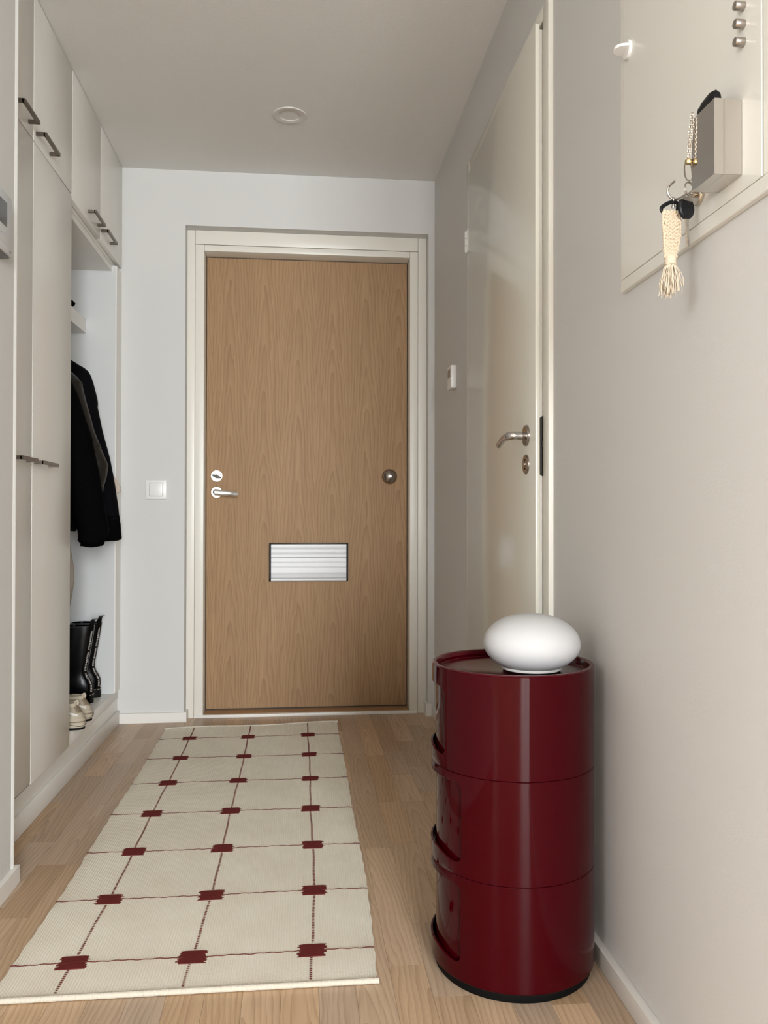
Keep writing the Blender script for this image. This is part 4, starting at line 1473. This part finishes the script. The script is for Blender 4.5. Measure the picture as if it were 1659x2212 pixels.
def boot(label, hx, y, rot):
    b = thing('ankle_boot', (hx - 0.1, y, BZ), label, 'boot', 'black ankle boots on the shoe bench')
    # sole
    zs = [(0, 0.280, 0.047), (0.006, 0.284, 0.050), (0.030, 0.286, 0.051), (0.036, 0.284, 0.050)]
    so = MB().loft([footring(hx, L, w, BZ + z, y, rot) for z, L, w in zs]).build('sole', 'boot_rubber', b, smooth=40)
    st = footring(hx + 0.0005, 0.286, 0.0512, BZ + 0.0335, y, rot, 60)
    mb = MB()
    for k in range(0, 60, 2):
        mb.tube([st[k], st[k].lerp(st[(k + 1) % 60], 1.0)], 0.0010, 5)
    tag(mb.build('welt_stitch', 'boot_stitch', so, smooth=80), kind='stuff')
    # upper: (z, heel x offset, length, half width)
    U = [(0.036, -0.004, 0.272, 0.043), (0.055, -0.001, 0.268, 0.044), (0.075, -0.002, 0.255, 0.042), (0.092, -0.010, 0.215, 0.040), (0.108, -0.020, 0.160, 0.038), (0.125, -0.025, 0.124, 0.038), (0.145, -0.024, 0.116, 0.040), (0.20, -0.014, 0.118, 0.043), (0.26, -0.004, 0.122, 0.046), (0.300, 0.002, 0.124, 0.047), (0.306, 0.002, 0.123, 0.047)]
    rings = [footring(hx + ox * math.cos(rot), L, w, BZ + z, y + ox * math.sin(rot), rot) for z, ox, L, w in U]
    last = rings[-1]
    cen = sum(last, Vector()) / len(last)
    rings.append([cen.lerp(p, 0.90) for p in last])
    rings.append([cen.lerp(p, 0.86) + Vector((0, 0, -0.06)) for p in last])
    MB().loft(rings).build('upper', 'boot_leather', b, smooth=60)
    # heel tape with pull tab
    ht = sorted([(z, ox) for z, ox, L, w in U])
    cr, sr = math.cos(rot), math.sin(rot)
    phi = rot - math.radians(38)
    nx, ny = math.cos(phi), math.sin(phi)
    tx, ty = -ny, nx

    def tp(s, z, out):
        """point on the tape: s sideways, z height, out outward; wraps the heel quarter facing the room"""
        ox = interp(ht, z)
        bx, by = -0.0065, -0.0165
        px, py = bx + ox, by
        return Vector((hx + px * cr - py * sr + tx * s + nx * (out + 0.0015), y + px * sr + py * cr + ty * s + ny * (out + 0.0015), BZ + z))
    hgs = [0.038 + (0.318 - 0.038) * i / 40 for i in range(41)]
    hw = 0.0095
    ta = MB().loft([[tp(-hw, z, -0.004), tp(-hw, z, 0.0010), tp(0, z, 0.0026), tp(hw, z, 0.0010), tp(hw, z, -0.004)] for z in hgs]).build('heel_tape', 'boot_leather', b, smooth=60)
    MB().loft([[tp(-hw, z, o), tp(-hw, z, o + 0.0025), tp(hw, z, o + 0.0025), tp(hw, z, o)] for z, o in ((0.312, 0.0), (0.322, 0.001), (0.332, 0.008), (0.336, 0.016), (0.334, 0.022))]).build('pull_tab', 'boot_leather', b, smooth=60)
    mb = MB()
    vs, fs = TXT
    wtx = max(v.x for v in vs)
    z = 0.046
    while z + wtx < 0.318:
        mb._add([tp(0.0040 - v.y * 1.0, z + v.x, 0.0033) for v in vs], fs)
        z += wtx + 0.008
    mb.build('tape_lettering', 'lettering', ta, smooth=0)
    return b


boot('black leather boot with lettered heel tape, the one against the niche side', -0.812, 3.4915, math.radians(0))
boot('black leather boot with lettered heel tape, the one farther from the niche side', -0.815, 3.383, math.radians(-2))

# low black shoe between boots and sneakers
bs = thing('black_shoe', (-0.86, 3.25, BZ), 'low black shoe between the boots and the cream sneakers, only its heel showing', 'shoe')
MB().loft([footring(-0.797, L, w, BZ + z, 3.255, -0.1) for z, L, w in ((0, 0.27, 0.040), (0.012, 0.272, 0.042), (0.024, 0.268, 0.041))]).build('sole', 'boot_rubber', bs, smooth=40)
U = [(0.024, 0, 0.266, 0.039), (0.045, -0.001, 0.255, 0.038), (0.055, -0.003, 0.225, 0.036), (0.062, -0.005, 0.15, 0.033)]
rings = [footring(-0.797 + ox, L, w, BZ + z, 3.255, -0.1) for z, ox, L, w in U]
cen = sum(rings[-1], Vector()) / len(rings[-1])
rings.append([cen.lerp(p, 0.85) + Vector((0, 0, -0.025)) for p in rings[-1]])
MB().loft(rings).build('upper', 'black_cloth', bs, smooth=60)


def sneaker(label, hx, y, rot):
    s = thing('sneaker', (hx - 0.1, y, BZ), label, 'shoe', 'cream sneakers on the shoe bench')
    MB().loft([footring(hx, L, w, BZ + z, y, rot) for z, L, w in ((0, 0.272, 0.044), (0.003, 0.278, 0.047), (0.008, 0.281, 0.048))]).build('outsole', 'boot_rubber', s, smooth=40)
    MB().loft([footring(hx + ox, L, w, BZ + z, y, rot) for z, ox, L, w in ((0.008, 0, 0.281, 0.0475), (0.016, 0.005, 0.286, 0.049), (0.026, 0.001, 0.280, 0.0475), (0.030, 0.003, 0.282, 0.0475), (0.038, 0.000, 0.276, 0.0455), (0.042, -0.004, 0.270, 0.044))]).build('midsole', 'sneaker_cream', s, smooth=60)
    MB().loft([footring(hx + ox, L, w, BZ + z, y, rot) for z, ox, L, w in ((0.0262, 0.0034, 0.283, 0.0483), (0.0282, 0.004, 0.284, 0.0487), (0.0302, 0.0034, 0.283, 0.0483))]).build('midsole_band', 'sneaker_tan', s, smooth=60)
    U = [(0.038, -0.005, 0.264, 0.042), (0.050, -0.008, 0.252, 0.041), (0.061, -0.016, 0.225, 0.039), (0.069, -0.023, 0.190, 0.037), (0.077, -0.028, 0.140, 0.034), (0.084, -0.030, 0.108, 0.032), (0.088, -0.030, 0.098, 0.030)]
    cr, sr = math.cos(rot), math.sin(rot)
    rings = [footring(hx + ox * cr, L, w, BZ + z, y + ox * sr, rot) for z, ox, L, w in U]
    cen = sum(rings[-1], Vector()) / len(rings[-1])
    rings.append([cen.lerp(p, 0.82) + Vector((0, 0, 0.001)) for p in rings[-1]])
    rings.append([cen.lerp(p, 0.74) + Vector((0, 0, -0.045)) for p in rings[-2]])
    MB().loft(rings).build('upper', 'sneaker_mesh', s, smooth=60)
    # overlays following the upper: heel counter and side bands
    ut = {q: sorted([(z, r[q]) for z, *r in U]) for q in (0, 1, 2)}

    def overlay(name, mat, kset, z0f, z1f, off):
        mb = MB()
        rg = []
        for kk in kset:
            row = []
            for q in range(6):
                t = q / 5
                z = lerp(z0f(kk), z1f(kk), t)
                ox, L, w = interp(ut[0], z), interp(ut[1], z), interp(ut[2], z)
                n = 56
                rr_ = footring(hx + (ox + off) * cr, L + 2 * off, w + off, BZ + z, y + (ox + off) * sr, rot, n)
                p = rr_[kk % n]
                row.append(p)
            inner = [p + (Vector((hx - 0.12, y, p.z)) - p).normalized() * 0.004 for p in reversed(row)]
            rg.append(row + inner)
        mb.loft(rg)
        mb.build(name, mat, s, smooth=60)
    overlay('heel_counter', 'sneaker_cream', list(range(-8, 9)), lambda k: 0.041, lambda k: 0.064 - 0.0018 * abs(k), 0.0028)
    overlay('heel_tab', 'sneaker_tan', list(range(-3, 4)), lambda k: 0.058, lambda k: 0.083 - 0.001 * abs(k), 0.0036)
    overlay('heel_strip', 'sneaker_shine', list(range(-9, -3)), lambda k: 0.058 - 0.0022 * (k + 9), lambda k: 0.066 - 0.0022 * (k + 9), 0.0040)
    overlay('side_panel', 'sneaker_tan', list(range(-22, -8)), lambda k: 0.0425, lambda k: 0.0525 + 0.001 * (k + 15), 0.0036)
    overlay('side_panel', 'sneaker_shine', list(range(-22, -7)), lambda k: 0.062 + 0.0006 * (k + 16), lambda k: 0.070 + 0.0006 * (k + 16), 0.0032)
    overlay('side_panel', 'sneaker_tan', list(range(9, 18)), lambda k: 0.044, lambda k: 0.056, 0.0030)
    overlay('collar_pad', 'sneaker_cream', list(range(-14, 15)), lambda k: 0.080, lambda k: 0.0905, 0.0030)
    # wavy dark groove line in the midsole
    gl = footring(hx + 0.0042, 0.2862, 0.0492, BZ + 0.018, y, rot, 56)
    pts = [Vector((gl[k % 56].x, gl[k % 56].y, BZ + 0.020 + 0.007 * math.sin(k * 0.42))) for k in range(-26, 4)]
    MB().tube(pts, 0.0009, 5).build('groove_line', 'sneaker_dark', s, smooth=80)
    # pull loop
    p = Vector((hx - 0.029 * cr, y - 0.029 * sr, BZ + 0.082))
    MB().tube(smooth_path([p, p + Vector((0.004, 0, 0.006)), p + Vector((0.002, 0, 0.014)), p + Vector((-0.005, 0, 0.010)), p + Vector((-0.008, 0, 0.002))]), 0.0018, 8, flat=2.2).build('pull_loop', 'sneaker_cream', s, smooth=80)
    return s


sneaker('cream chunky sneaker, the one nearer the wardrobe door', -0.744, 2.962, math.radians(-10))
sneaker('cream chunky sneaker, the one nearer the boots', -0.749, 3.085, math.radians(-6))
